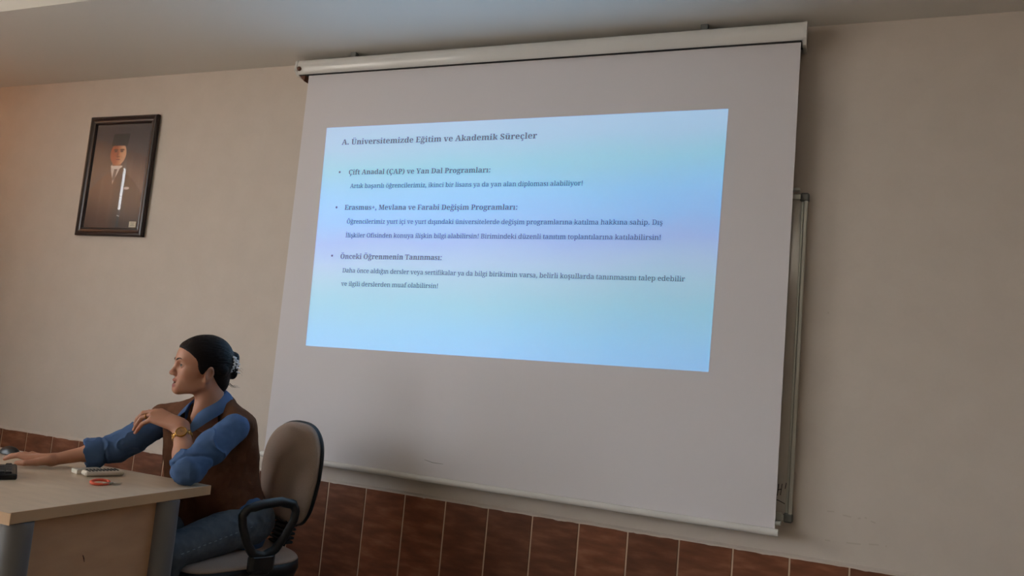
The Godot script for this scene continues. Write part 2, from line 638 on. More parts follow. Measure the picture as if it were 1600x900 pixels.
		if idx == 1:
			fr = MB.new()
			fr.box(Vector3(xm, 2.2, (s[0] + s[1]) / 2), Vector3(0.05, 0.04, zl - 0.1), 0.004)
			obj("transom", fr, M.white_frame, w)
			var fp := MB.new()
			fp.box(Vector3(xm + 0.012, (sill + 2.2) / 2, (s[0] + s[1]) / 2), Vector3(0.006, 2.2 - sill - 0.06, zl - 0.1))
			obj("frosted_pane", fp, M.frosted, w)
			for c in [[0.16, 1.258], [1.297, 1.9]]:
				var cu := MB.new()
				var cw: float = c[1] - c[0]
				cu.sheet(func(u, v): return Vector3(LEFT_X + 0.07 + 0.02 * sin(u * cw * 70.0), 0.75 + v * 1.92, c[0] + u * cw), 120, 2, Vector3(1, 0, 0))
				obj("curtain", cu, M.curtain, w)
		idx += 1

# ---------------------------------------------------------------- projector screen
const SCR_L := 1.878
const SCR_R := 4.147
const SCR_Z := 0.088
var scr: Node3D
func wave(x: float, y: float) -> float:
	var low := clampf((1.3 - y) / 0.55, 0.0, 1.0)
	var right := clampf((x - 3.3) / 0.85, 0.0, 1.0)
	var d := 0.0025 * low * low * sin(x * 9.0 + y * 6.0) + 0.0014 * low * sin(x * 23.0 - y * 17.0)
	d += 0.0012 * right * sin((x + y) * 11.0)
	return d
func build_screen() -> void:
	scr = thing("projector_screen", "white pull-down projector screen with a bluish text slide, hanging before the whiteboard", "projector screen", Vector3(3.0, 0.735, SCR_Z))
	var fab := MB.new()
	for s in [0.0, -0.0012]:
		fab.sheet(func(u, v): 
			var x: float = lerpf(SCR_L, SCR_R, u)
			var y: float = lerpf(0.752, 2.62, v)
			return Vector3(x, y, SCR_Z + wave(x, y) + s), 80, 70, Vector3(0, 0, 1 if s == 0.0 else -1))
	obj("screen_fabric", fab, M.fabric_screen, scr)
	# housing
	# a rounded profile with one soft crease, drawn smooth so that it mirrors the windows
	var key := [Vector2(0.02, 2.586), Vector2(0.06, 2.5845), Vector2(0.1, 2.5835), Vector2(0.109, 2.586), Vector2(0.1145, 2.593), Vector2(0.1188, 2.604), Vector2(0.1215, 2.615), Vector2(0.122, 2.627), Vector2(0.1195, 2.638), Vector2(0.115, 2.648), Vector2(0.106, 2.655), Vector2(0.09, 2.658), Vector2(0.03, 2.658), Vector2(0.02, 2.65)]
	var pc := Curve2D.new()
	for i in key.size():
		var tg: Vector2 = (key[mini(i + 1, key.size() - 1)] - key[maxi(i - 1, 0)]) / 6.0
		pc.add_point(key[i], -tg, tg)
	var plen := pc.get_baked_length()
	var hs := MB.new()
	hs.sheet(func(u, v):
		var p := pc.sample_baked(clampf(v, 0.0, 1.0) * plen, true)
		return Vector3(lerpf(1.826, 4.158, u), p.y, p.x), 4, 72, Vector3(0, 0.02, 1))
	obj("housing", hs, M.white_paint, scr)
	var xf := Transform3D(Basis(Vector3(0, 0, -1), Vector3.UP, Vector3(1, 0, 0)), Vector3(1.826, 0, 0))
	for e in [[1.816, 0.012, 2.578], [4.155, 0.012, 2.566]]:
		var cp := MB.new()
		var pl := PackedVector2Array()
		for p in [Vector2(0.012, e[2]), Vector2(0.1, e[2]), Vector2(0.124, e[2] + 0.02), Vector2(0.126, 2.615), Vector2(0.121, 2.646), Vector2(0.105, 2.658), Vector2(0.03, 2.658), Vector2(0.012, 2.648)]: pl.append(Vector2(-p.x, p.y))
		cp.extrude(pl, Transform3D(xf.basis, Vector3(e[0], 0, 0)), e[1])
		obj("end_cap", cp, M.white_paint, scr)
	# wall bracket showing under the left end, and the screw on the face there
	var br := MB.new()
	br.extrude(PackedVector2Array([Vector2(0, 0), Vector2(0.034, 0), Vector2(0.03, -0.03)]), Transform3D(Basis.IDENTITY, Vector3(1.828, 2.583, 0.06)), 0.035)
	obj("bracket", br, M.screw, scr)
	var kn := MB.new()
	kn.lathe([Vector2(0, 0.012), Vector2(0.008, 0.011), Vector2(0.011, 0.006), Vector2(0.011, 0.0)], Transform3D(Basis(Vector3(1, 0, 0), PI / 2), Vector3(1.842, 2.607, 0.119)), 16)
	obj("screw", kn, M.screw, scr)
	var rl := MB.new()
	rl.box(Vector3(1.83, 2.604, 0.123), Vector3(0.026, 0.012, 0.008), 0.002)
	obj("latch", rl, M.alu, scr)
	for x in [2.13, 3.78]:
		var hb := MB.new()
		hb.box(Vector3(x, 2.668, 0.088), Vector3(0.03, 0.026, 0.025), 0.002)
		obj("hanger", hb, M.grey_plastic, scr)
	var sl := MB.new()
	sl.box(Vector3(2.99, 2.5832, 0.06), Vector3(2.32, 0.0018, 0.084))
	obj("slot_lining", sl, M.black_soft, scr)
	# weight bar
	var bar := MB.new()
	var pth := []
	var rr := []
	for i in 41:
		var x := lerpf(SCR_L - 0.012, SCR_R + 0.012, i / 40.0)
		pth.append(Vector3(x, 0.7505, SCR_Z + 0.002 + wave(x, 0.752) * 0.5)); rr.append(0.0135)
	bar.tube(pth, rr, 14)
	obj("weight_bar", bar, M.white_paint, scr)
	# pencil-like scratch low on the fabric
	var sc := MB.new()
	sc.tube([Vector3(2.72, 0.829, SCR_Z + 0.003), Vector3(2.76, 0.822, SCR_Z + 0.003), Vector3(2.81, 0.822, SCR_Z + 0.003)], [0.0006, 0.0011, 0.0006], 5)
	obj("scratch", sc, M.grey_plastic, scr)

const SLIDE_Q := [Vector3(2.0438, 1.2685, 0.0), Vector3(3.8804, 1.3026, 0.0), Vector3(3.8921, 2.3303, 0.0), Vector3(2.0201, 2.3139, 0.0)]
const SLIDE_E := 0.95
const SLIDE_AMB := 0.23
func build_slide() -> void:
	# what the screen gives off: slow bands of colour running across the projected picture
	var stops := [[0.0, rgb(176, 200, 230)], [0.1, rgb(172, 202, 230)], [0.2, rgb(158, 206, 228)], [0.33, rgb(156, 205, 252)], [0.42, rgb(158, 200, 253)], [0.52, rgb(170, 192, 244)], [0.6, rgb(180, 204, 238)], [0.68, rgb(174, 208, 230)], [0.78, rgb(162, 208, 230)], [0.9, rgb(158, 208, 246)], [1.0, rgb(158, 204, 252)]]
	var gr := Gradient.new()
	gr.offsets = PackedFloat32Array(); gr.colors = PackedColorArray()
	for s in stops: gr.add_point(s[0], s[1])
	var im := Image.create(128, 256, false, Image.FORMAT_RGB8)
	var nz := FastNoiseLite.new()
	nz.seed = 5; nz.frequency = 0.012
	for y in 256:
		for x in 128:
			var t := y / 255.0 * 0.96 + (x / 127.0) * 0.04 + 0.03 * nz.get_noise_2d(x * 2.0, y)
			var c := gr.sample(clampf(t, 0.0, 1.0)).srgb_to_linear() * (1.03 - 0.2 * smoothstep(0.35, 1.0, x / 127.0) * smoothstep(-0.2, 0.5, y / 255.0))
			im.set_pixel(x, y, Color(maxf(c.r - SLIDE_AMB * 1.28, 0.0), maxf(c.g - SLIDE_AMB * 1.1, 0.0), maxf(c.b - SLIDE_AMB, 0.0)).linear_to_srgb())
	var tx := ImageTexture.create_from_image(im)
	var m := mat(rgb(214, 212, 214), 0.8, 0.0, 0.3)
	m.emission_enabled = true; m.emission = Color.BLACK; m.emission_texture = tx
	m.emission_operator = BaseMaterial3D.EMISSION_OP_ADD
	m.emission_energy_multiplier = SLIDE_E
	var sl := MB.new()
	var q := SLIDE_Q
	sl.sheet(func(u, v):
		var p: Vector3 = q[0].lerp(q[1], u).lerp(q[3].lerp(q[2], u), v)
		p.z = SCR_Z + 0.001 + wave(p.x, p.y)
		return p, 40, 24, Vector3(0, 0, 1))
	for i in sl.uv.size(): sl.uv[i].y = 1.0 - sl.uv[i].y
	var slide := obj("projected_slide", sl, m, scr)
	slide.set_meta("label", "bluish projected slide with grey text lines")
	var li := AreaLight3D.new()
	li.name = "slide_glow"
	li.position = Vector3(2.96, 1.8, SCR_Z + 0.06)
	li.rotation = Vector3(0, PI, 0)
	li.set("area_size", Vector2(1.85, 1.02))
	li.light_color = rgb(160, 205, 245); li.light_energy = 0.8
	li.set("area_range", 12.0); li.set("area_attenuation", 2.0)
	li.shadow_enabled = true
	add_child(li)
	# lettering
	var tm := mat(rgb(146, 140, 140), 0.8, 0.0, 0.2)
	tm.emission_enabled = true; tm.emission = rgb(64, 82, 106); tm.emission_energy_multiplier = 0.5
	var bold := SystemFont.new()
	bold.font_names = PackedStringArray(["Droid Serif"]); bold.font_weight = 700
	var reg := SystemFont.new()
	reg.font_names = PackedStringArray(["Droid Serif"]); reg.font_weight = 400
	var fine := mat(rgb(112, 108, 110), 0.8, 0.0, 0.2)
	fine.emission_enabled = true; fine.emission = rgb(64, 82, 106); fine.emission_energy_multiplier = 0.25
	var rows := [
		[bold, "A. Üniversitemizde Eğitim ve Akademik Süreçler", Vector2(2.1166, 2.2272), Vector2(3.1039, 2.2315), 0.026],
		[bold, "Çift Anadal (ÇAP) ve Yan Dal Programları:", Vector2(2.1749, 2.082), Vector2(2.9005, 2.0849), 0.0235],
		[reg, "Artık başarılı öğrencilerimiz, ikinci bir lisans ya da yan alan diploması alabiliyor!", Vector2(2.1904, 2.0174), Vector2(3.3235, 2.025), 0.0205],
		[bold, "Erasmus+, Mevlana ve Farabi Değişim Programları:", Vector2(2.1739, 1.9134), Vector2(3.0423, 1.9202), 0.0235],
		[reg, "Öğrencilerimiz yurt içi ve yurt dışındaki üniversitelerde değişim programlarına katılma hakkına sahip. Dış", Vector2(2.1948, 1.8482), Vector2(3.6667, 1.8649), 0.0205],
		[reg, "İlişkiler Ofisinden konuya ilişkin bilgi alabilirsin! Birimindeki düzenli tanıtım toplantılarına katılabilirsin!", Vector2(2.1962, 1.7832), Vector2(3.6634, 1.8039), 0.0205],
		[bold, "Önceki Öğrenmenin Tanınması:", Vector2(2.1814, 1.6817), Vector2(2.7065, 1.6925), 0.0235],
		[reg, "Daha önce aldığın dersler veya sertifikalar ya da bilgi birikimin varsa, belirli koşullarda tanınmasını talep edebilir", Vector2(2.2003, 1.6187), Vector2(3.7693, 1.6424), 0.0205],
		[reg, "ve ilgili derslerden muaf olabilirsin!", Vector2(2.2015, 1.5563), Vector2(2.7015, 1.5675), 0.0205]]
	for r in rows:
		var t := TextMesh.new()
		t.font = r[0]; t.text = r[1]
		t.font_size = 128; t.pixel_size = 0.00025; t.depth = 0.0004; t.curve_step = 3.0
		t.horizontal_alignment = HORIZONTAL_ALIGNMENT_LEFT
		t.vertical_alignment = VERTICAL_ALIGNMENT_TOP
		var o := MeshInstance3D.new()
		o.mesh = t; o.material_override = tm if r[0] == bold else fine; o.name = "text_line"
		var bb := t.get_aabb()
		var a: Vector2 = r[2]
		var b: Vector2 = r[3]
		var ln := (b - a).length()
		var sx := ln / maxf(bb.size.x, 1e-4)
		var sy: float = r[4] / 0.0228
		var base: float = -t.font.get_ascent(128) * 0.00025
		var ang := (b - a).angle()
		o.transform = Transform3D(Basis(Vector3(0, 0, 1), ang) * Basis.from_scale(Vector3(sx, sy, 1.0)), Vector3(a.x, a.y, SCR_Z + 0.0032) - scr.position)
		o.transform.origin += o.transform.basis * Vector3(-bb.position.x, -base, 0)
		slide.add_child(o, true)
	for p in [Vector2(2.1233, 2.0949), Vector2(2.1279, 1.9253), Vector2(2.1336, 1.6953)]:
		var bl := MB.new()
		bl.lathe([Vector2(0, 0.0006), Vector2(0.0052, 0.0005), Vector2(0.0055, 0)], Transform3D(Basis(Vector3(1, 0, 0), PI / 2), Vector3(p.x, p.y, SCR_Z + 0.003)), 12)
		obj("bullet", bl, tm, slide)

# ---------------------------------------------------------------- whiteboard behind the screen
func build_whiteboard() -> void:
	var wb := thing("whiteboard", "aluminium-framed whiteboard with pen scrawl, mostly hidden behind the pulled-down screen", "whiteboard", Vector3(3.0, 0.79, 0.0))
	var xl := 1.95
	var xr := 4.2
	var yb := 0.785
	var yt := 2.006
	var p := MB.new()
	p.box(Vector3((xl + xr) / 2, (yb + yt) / 2, 0.009), Vector3(xr - xl - 0.03, yt - yb - 0.03, 0.012))
	obj("writing_surface", p, M.board_white, wb)
	for x in [xl + 0.0115, xr - 0.0115]:
		var f := MB.new()
		f.box(Vector3(x + 0.004 * signf(x - 3.0), (yb + yt) / 2, 0.014), Vector3(0.015, yt - yb - 0.03, 0.024), 0.003)
		f.box(Vector3(x - 0.007 * signf(x - 3.0), (yb + yt) / 2, 0.011), Vector3(0.008, yt - yb - 0.03, 0.016), 0.001)
		obj("frame_rail", f, M.alu, wb)
	for y in [yb + 0.0115, yt - 0.0115]:
		var f := MB.new()
		f.box(Vector3((xl + xr) / 2, y, 0.014), Vector3(xr - xl - 0.05, 0.023, 0.024), 0.003)
		obj("frame_rail", f, M.alu, wb)
	for x in [xl + 0.013, xr - 0.013]:
		for y in [yb + 0.013, yt - 0.013]:
			var c := MB.new()
			c.box(Vector3(x, y, 0.0145), Vector3(0.034, 0.034, 0.029), 0.006)
			obj("corner_cap", c, M.grey_plastic, wb)
	var tr := MB.new()
	tr.box(Vector3(3.07, yb + 0.016, 0.03), Vector3(2.19, 0.03, 0.012), 0.002)
	tr.box(Vector3(3.07, yb - 0.006, 0.043), Vector3(2.19, 0.014, 0.062), 0.003)
	tr.tube([Vector3(1.976, yb - 0.002, 0.074), Vector3(4.165, yb - 0.002, 0.074)], [0.0085], 10)
	obj("pen_tray", tr, M.alu, wb)
	var hr := MB.new()
	hr.box(Vector3(3.07, yt + 0.016, 0.02), Vector3(2.2, 0.012, 0.03), 0.003)
	obj("top_rail", hr, M.alu, wb)
	var k := MB.new()
	var z := 0.0156
	for s in [[Vector2(4.128, 0.872), Vector2(4.133, 0.905), Vector2(4.139, 0.878)], [Vector2(4.146, 0.872), Vector2(4.149, 0.915)], [Vector2(4.147, 0.893), Vector2(4.158, 0.897)], [Vector2(4.157, 0.875), Vector2(4.161, 0.917)], [Vector2(4.172, 0.9), Vector2(4.175, 0.922)], [Vector2(4.09, 0.853), Vector2(4.125, 0.859), Vector2(4.15, 0.856), Vector2(4.174, 0.846)]]:
		var pts := []
		for q in s: pts.append(Vector3(q.x, q.y, z))
		k.tube(pts, [0.0014], 5)
	obj("pen_scrawl", k, M.ink, wb)

# ---------------------------------------------------------------- framed portrait
func build_portrait() -> void:
	var o := thing("framed_portrait", "dark-framed painted portrait of a man in a black fur hat, hung on the wall", "picture", Vector3(0.605, 1.772, 0.0))
	var x0 := 0.354
	var x1 := 0.856
	var y0 := 1.772
	var y1 := 2.452
	var fm := mat(rgb(44, 29, 26), 0.3, 0.0, 0.5)
	var b := 0.046
	for e in 4:
		var f := MB.new()
		# mitred moulding: a slim profile swept along each side
		var ca: Array = [[Vector3(x0, y0, 0), Vector3(x1, y0, 0), Vector3(0, 1, 0)], [Vector3(x1, y0, 0), Vector3(x1, y1, 0), Vector3(-1, 0, 0)], [Vector3(x1, y1, 0), Vector3(x0, y1, 0), Vector3(0, -1, 0)], [Vector3(x0, y1, 0), Vector3(x0, y0, 0), Vector3(1, 0, 0)]][e]
		var dir: Vector3 = (ca[1] - ca[0]).normalized()
		var inn: Vector3 = ca[2]
		var pr := [Vector2(0, 0.004), Vector2(0, 0.02), Vector2(0.006, 0.026), Vector2(0.016, 0.028), Vector2(0.026, 0.022), Vector2(0.034, 0.02), Vector2(0.04, 0.021), Vector2(b, 0.012), Vector2(b, 0.004)]
		for i in pr.size() - 1:
			var pa: Vector2 = pr[i]
			var pb: Vector2 = pr[i + 1]
			var mid := inn * (pb.y - pa.y) * -1.0 + Vector3(0, 0, pb.x - pa.x)
			f.quad(ca[0] + (dir + inn) * pa.x + Vector3(0, 0, pa.y), ca[1] + (-dir + inn) * pa.x + Vector3(0, 0, pa.y), ca[1] + (-dir + inn) * pb.x + Vector3(0, 0, pb.y), ca[0] + (dir + inn) * pb.x + Vector3(0, 0, pb.y), mid)
		obj("frame_moulding", f, fm, o)
	var bk := MB.new()
	bk.box(Vector3((x0 + x1) / 2, (y0 + y1) / 2, 0.004), Vector3(x1 - x0 - 0.01, y1 - y0 - 0.01, 0.006))
	obj("backing", bk, M.black_soft, o)
	var pm := mat(Color.WHITE, 0.6)
	pm.albedo_texture = ImageTexture.create_from_image(portrait_image())
	var pa := MB.new()
	var e := 0.0445
	pa.quad(Vector3(x0 + e, y0 + e, 0.0085), Vector3(x1 - e, y0 + e, 0.0085), Vector3(x1 - e, y1 - e, 0.0085), Vector3(x0 + e, y1 - e, 0.0085), Vector3(0, 0, 1))
	obj("painting", pa, pm, o)
	var tg := MB.new()
	tg.box(Vector3(x1 - 0.091, y0 + 0.068, 0.0095), Vector3(0.05, 0.032, 0.001))
	obj("paper_tag", tg, mat(rgb(222, 216, 196), 0.8), o)
	var ln := MB.new()
	for i in 3: ln.box(Vector3(x1 - 0.091, y0 + 0.076 - i * 0.007, 0.0102), Vector3(0.03 - 0.008 * (i % 2), 0.0018, 0.0006))
	obj("tag_print", ln, mat(rgb(120, 112, 100), 0.8), o)
	var gl := MB.new()
	gl.quad(Vector3(x0 + e, y0 + e, 0.0118), Vector3(x1 - e, y0 + e, 0.0118), Vector3(x1 - e, y1 - e, 0.0118), Vector3(x0 + e, y1 - e, 0.0118), Vector3(0, 0, 1))
	obj("glass", gl, M.glass, o)

func _ss(a: float, b: float, x: float) -> float:
	return smoothstep(a, b, x)
func _el(u: float, v: float, cu: float, cv: float, ru: float, rv: float, soft := 0.06) -> float:
	var d := sqrt(pow((u - cu) / ru, 2) + pow((v - cv) / rv, 2))
	return 1.0 - smoothstep(1.0 - soft, 1.0 + soft, d)
# a plain half-length portrait: dark ground, fur hat, collar and tie, dark suit
func portrait_image() -> Image:
	var w := 240
	var h := 344
	var im := Image.create(w, h, false, Image.FORMAT_RGB8)
	var nz := FastNoiseLite.new()
	nz.seed = 9; nz.frequency = 0.05
	for py in h:
		for px in w:
			var u := px / float(w)
			var v := py / float(h)
			var c := rgb(72, 62, 64).lerp(rgb(56, 44, 44), v)
			c = c.lerp(rgb(104, 96, 98), _el(u, v, 0.95, 0.5, 0.4, 0.3, 0.9) * 0.5)
			# suit
			var top := 0.44 + 0.75 * pow(absf(u - 0.47), 1.7)
			if absf(u - 0.47) < 0.09: top = 0.42
			var suit := _ss(top - 0.012, top + 0.012, v)
			suit *= 1.0 - _ss(0.9, 0.93, u + (0.62 - v) * 0.1) * (1.0 - _ss(0.55, 0.75, v))
			var sc := rgb(76, 50, 40).lerp(rgb(44, 38, 40), _ss(0.38, 0.56, u))
			c = c.lerp(sc, suit)
			# lapels: a darker seam down from the collar
			var lap := _ss(0.012, 0.004, absf(u - (0.53 + (v - 0.45) * 0.28))) * _ss(0.44, 0.5, v) * (1.0 - _ss(0.7, 0.8, v))
			c = c.lerp(rgb(28, 24, 26), lap * 0.7)
			# shirt front
			var hw := 0.085 * (1.0 - _ss(0.40, 0.585, v)) + 0.002
			var shirt := (1.0 - _ss(hw - 0.008, hw + 0.008, absf(u - 0.435 + (v - 0.42) * 0.12))) * _ss(0.385, 0.40, v) * (1.0 - _ss(0.57, 0.59, v))
			c = c.lerp(rgb(206, 202, 202), shirt)
			var tie := (1.0 - _ss(0.022, 0.03, absf(u - 0.445 + (v - 0.42) * 0.2))) * _ss(0.425, 0.435, v) * (1.0 - _ss(0.53, 0.56, v))
			c = c.lerp(rgb(92, 84, 88), tie)
			# neck, face
			c = c.lerp(rgb(150, 92, 70), _el(u, v, 0.45, 0.375, 0.085, 0.06))
			var face := _el(u, v, 0.452, 0.285, 0.145, 0.112, 0.05)
			var fc := rgb(176, 92, 60).lerp(rgb(226, 176, 140), _ss(0.40, 0.54, u + 0.02 * nz.get_noise_2d(px, py)))
			c = c.lerp(fc, face)
			var wing := _el(u, v, 0.452, 0.405, 0.105, 0.028, 0.12) * _ss(0.395, 0.405, v)
			c = c.lerp(rgb(224, 220, 218), wing)
			# brows, eyes, nose, mouth
			for s in [-1.0, 1.0]:
				c = c.lerp(rgb(92, 54, 38), _el(u, v, 0.455 + s * 0.056, 0.247, 0.04, 0.0085, 0.4) * 0.9)
				c = c.lerp(rgb(84, 58, 48), _el(u, v, 0.455 + s * 0.054, 0.263, 0.026, 0.007, 0.4) * 0.9)
			c = c.lerp(rgb(150, 84, 60), _el(u, v, 0.44, 0.293, 0.016, 0.03, 0.6) * 0.7)
			c = c.lerp(rgb(120, 66, 50), _el(u, v, 0.455, 0.314, 0.028, 0.006, 0.5) * 0.7)
			c = c.lerp(rgb(138, 66, 54), _el(u, v, 0.455, 0.34, 0.04, 0.006, 0.5) * 0.9)
			# hat
			var hat := (1.0 - _ss(0.14, 0.15, absf(u - 0.455 - (0.2 - v) * 0.2))) * _ss(0.085, 0.10, v) * (1.0 - _ss(0.198, 0.212, v - 0.02 * absf(u - 0.455)))
			c = c.lerp(rgb(26, 22, 25).lerp(rgb(10, 8, 10), 0.5 + nz.get_noise_2d(px * 3.0, py * 3.0)), hat)
			# folded handkerchief
			c = c.lerp(rgb(190, 186, 192), _el(u, v, 0.685, 0.617, 0.05, 0.014, 0.2))
			c = c * (1.0 + 0.06 * nz.get_noise_2d(px * 0.8, py * 0.8))
			c *= 1.0
			im.set_pixel(px, py, Color(clampf(c.r, 0, 1), clampf(c.g, 0, 1), clampf(c.b, 0, 1)))
	return im

# ---------------------------------------------------------------- desk
func build_desk() -> void:
	var wm := mat(Color.WHITE, 0.38, 0.0, 0.5)
	wm.albedo_texture = noise_tex(0.008, 61, rgb(184, 162, 139), rgb(198, 176, 152), 512, 5)
	triplanar(wm, Vector3(1.0, 1.0, 5.0))
	var em := mat(rgb(196, 158, 120), 0.45)
	var pm := mat(Color.WHITE, 0.5)
	pm.albedo_texture = noise_tex(0.01, 62, rgb(188, 145, 110), rgb(200, 157, 121), 512, 4)
	triplanar(pm, Vector3(1.0, 3.0, 1.0))
	var gm := mat(rgb(122, 120, 120), 0.36, 0.3)
	var o := thing("desk", "pale beech desk with grey oval metal legs, the woman's elbow on its corner", "desk", Vector3(1.6, 0.0, 1.2))
	var top := MB.new()
	var pl := PackedVector2Array([Vector2(0.35, 1.604), Vector2(2.262, 1.604), Vector2(2.28, 0.863), Vector2(0.35, 0.845)])
	top.extrude(pl, Transform3D(Basis(Vector3(1, 0, 0), Vector3(0, 0, 1), Vector3(0, -1, 0)), Vector3(0, 0.74, 0)), 0.032)
	obj("tabletop", top, wm, o)
	var ed := MB.new()
	for s in [[Vector2(2.262, 1.604), Vector2(2.28, 0.863)], [Vector2(0.35, 1.604), Vector2(2.273, 1.604)], [Vector2(0.35, 0.845), Vector2(2.28, 0.863)]]:
		var a := Vector3(s[0].x, 0.724, s[0].y)
		var b := Vector3(s[1].x, 0.724, s[1].y)
		ed.box((a + b) / 2, Vector3((b - a).length() + 0.001, 0.0318, 0.003), 0.0008, Basis(Vector3.UP, -atan2(b.z - a.z, b.x - a.x)))
	obj("edge_band", ed, em, o)
	var leg_shape := PackedVector2Array()
	for i in 24: leg_shape.append(Vector2(cos(TAU * i / 24) * 0.04, sin(TAU * i / 24) * 0.034))
	for q in [Vector2(2.236, 1.553), Vector2(2.25, 1.03), Vector2(0.46, 1.553), Vector2(0.46, 0.955)]:
		var lg := MB.new()
		lg.lathe([Vector2(0.001, 0.705), Vector2(0.041, 0.705), Vector2(0.041, 0.03), Vector2(0.048, 0.02), Vector2(0.048, 0.0), Vector2(0.0, 0.0)], Transform3D(Basis.IDENTITY, Vector3(q.x, 0, q.y)), 28)
		obj("leg", lg, gm, o)
	var en := MB.new()
	var pa := Vector3(2.226, 0.41, 1.51)
	var pb := Vector3(2.236, 0.41, 1.068)
	en.box((pa + pb) / 2, Vector3((pb - pa).length(), 0.59, 0.018), 0.001, Basis(Vector3.UP, -atan2(pb.z - pa.z, pb.x - pa.x)))
	obj("end_panel", en, pm, o)
	var mk := MB.new()
	mk.tube([Vector3(2.2396, 0.575, 1.327), Vector3(2.24, 0.564, 1.322), Vector3(2.2401, 0.553, 1.319)], [0.0012, 0.0018, 0.0008], 5)
	obj("panel_chip", mk, M.screw, o)
	var fp := MB.new()
	fp.box(Vector3(1.346, 0.4, 1.545), Vector3(1.7, 0.61, 0.018), 0.001)
	obj("front_panel", fp, pm, o)

func build_desk_items() -> void:
	# keyboard: its right end is in view
	var ld := Vector3(-0.58, 0, 0.815).normalized()
	var wd := Vector3(-0.815, 0, -0.58).normalized()
	var c0 := Vector3(1.842, 0.741, 1.276)
	var kc := c0 + ld * 0.22 + wd * 0.085
	var kb := thing("keyboard", "black computer keyboard at the left of the desk top, under her hand", "keyboard", Vector3(kc.x, 0.74, kc.z))
	var bs := Basis(ld, Vector3.UP, ld.cross(Vector3.UP))
	if bs.z.dot(wd) < 0: bs = Basis(-ld, Vector3.UP, (-ld).cross(Vector3.UP))
	var tilt := bs * Basis(Vector3(1, 0, 0), -0.05)
	var kbody := MB.new()
	kbody.box(kc + Vector3(0, 0.012, 0), Vector3(0.44, 0.019, 0.17), 0.004, tilt)
	obj("keyboard_body", kbody, M.black_plastic, kb)
	var kmat := mat(rgb(46, 44, 44), 0.5)
	for r in 6:
		for q in 20:
			if (r == 0 and (q == 1 or q == 6 or q == 11)) or q == 14 and r != 2: continue
			var key := MB.new()
			key.box(kc + tilt * Vector3(-0.205 + q * 0.0205 + 0.01, 0.0245, (0.062 if r == 0 else 0.052 - r * 0.0235 + 0.004)), Vector3(0.018, 0.008, 0.018 if r > 0 else 0.014), 0.002, tilt)
			obj("key", key, kmat, kb)
	# mouse
	var ms := thing("computer_mouse", "black computer mouse on the far edge of the desk, above her fingertips", "mouse", Vector3(1.345, 0.741, 0.945))
	var f := Field.new()
	f.ell(Vector3(1.345, 0.738, 0.945), Vector3(0.056, 0.034, 0.028), 0.005, 0, Basis(Vector3.UP, -0.1)).cut(Vector3(0, -1, 0), Vector3(0, 0.741, 0), 0.004)
	var mm := MB.new()
	f.into(mm, 0.004)
	obj("mouse_body", mm, mat(rgb(22, 20, 20), 0.4), ms)
	# remote control
	var ra := Vector3(1.92, 0.741, 1.079)
	var rb := Vector3(1.969, 0.741, 0.96)
	var rx := (rb - ra).normalized()
	var rz := rx.cross(Vector3.UP).normalized()
	if rz.x > 0: rz = -rz
	var rbs := Basis(rx, Vector3.UP, rx.cross(Vector3.UP))
	var rc := (ra + rb) / 2 + rz * 0.027
	var rm := thing("remote_control", "white remote control with rows of dark buttons, in front of the small box", "remote control", rc)
	var rbod := MB.new()
	rbod.box(rc + Vector3(0, 0.0095, 0), Vector3(0.131, 0.017, 0.052), 0.005, rbs)
	obj("remote_body", rbod, mat(rgb(214, 204, 188), 0.4), rm)
	for i in 9:
		for j in 3:
			var bt := MB.new()
			bt.box(rc + rbs * Vector3(-0.05 + i * 0.0118, 0.0185, -0.015 + j * 0.015), Vector3(0.007, 0.004, 0.009), 0.0012, rbs)
			obj("button", bt, M.black_soft, rm)
	# small white box
	var ba := Vector3(1.826, 0.741, 1.092)
	var bb := Vector3(1.853, 0.741, 1.06)
	var bx := Vector3(0.95, 0, 0.3).normalized()
	var bz := Vector3(0.3, 0, -0.95).normalized()
	bz = (bz - bx * bx.dot(bz)).normalized()
	var bc := bb - bx * 0.024 + bz * 0.045
	var bo := thing("small_box", "small flat white box lying behind the remote control", "box", bc)
	var bm := MB.new()
	var bbs := Basis(bx, Vector3.UP, bx.cross(Vector3.UP))
	bm.box(bc + Vector3(0, 0.007, 0), Vector3(0.048, 0.014, 0.09), 0.001, bbs)
	obj("box_body", bm, mat(rgb(206, 200, 184), 0.6), bo)
	var bl := MB.new()
	bl.box(bc + Vector3(0, 0.0148, 0), Vector3(0.04, 0.0008, 0.078), 0.0, bbs)
	obj("printed_label", bl, mat(rgb(150, 140, 128), 0.6), bo)
	# keys with an orange tag
	var kp := Vector3(2.07, 0.741, 1.13)
	var kr := thing("key_ring", "small bunch of keys with an orange tag, lying nearest the desk edge", "keys", kp)
	var u := Vector3(0.42, 0, -0.9).normalized()
	var w := Vector3(-0.9, 0, -0.42).normalized()
	var tgm := mat(rgb(226, 92, 62), 0.5)
	var tgb := MB.new()
	var pth := []
	for i in 24:
		var a := TAU * i / 24.0
		pth.append(kp + u * (cos(a) * 0.028 - 0.012) + w * (sin(a) * 0.02 + 0.012) + Vector3(0, 0.007 + 0.004 * sin(a), 0))
	tgb.tube(pth, [0.005], 8, true)
	obj("orange_tag", tgb, tgm, kr)
	var rg := MB.new()
	var rp := []
	for i in 20: rp.append(kp + u * (cos(TAU * i / 20) * 0.016 + 0.006) - w * (0.012 + sin(TAU * i / 20) * 0.014) + Vector3(0, 0.006 + 0.005 * sin(TAU * i / 20), 0))
	rg.tube(rp, [0.0016], 6, true)
	obj("split_ring", rg, mat(rgb(190, 186, 176), 0.25, 0.9), kr)
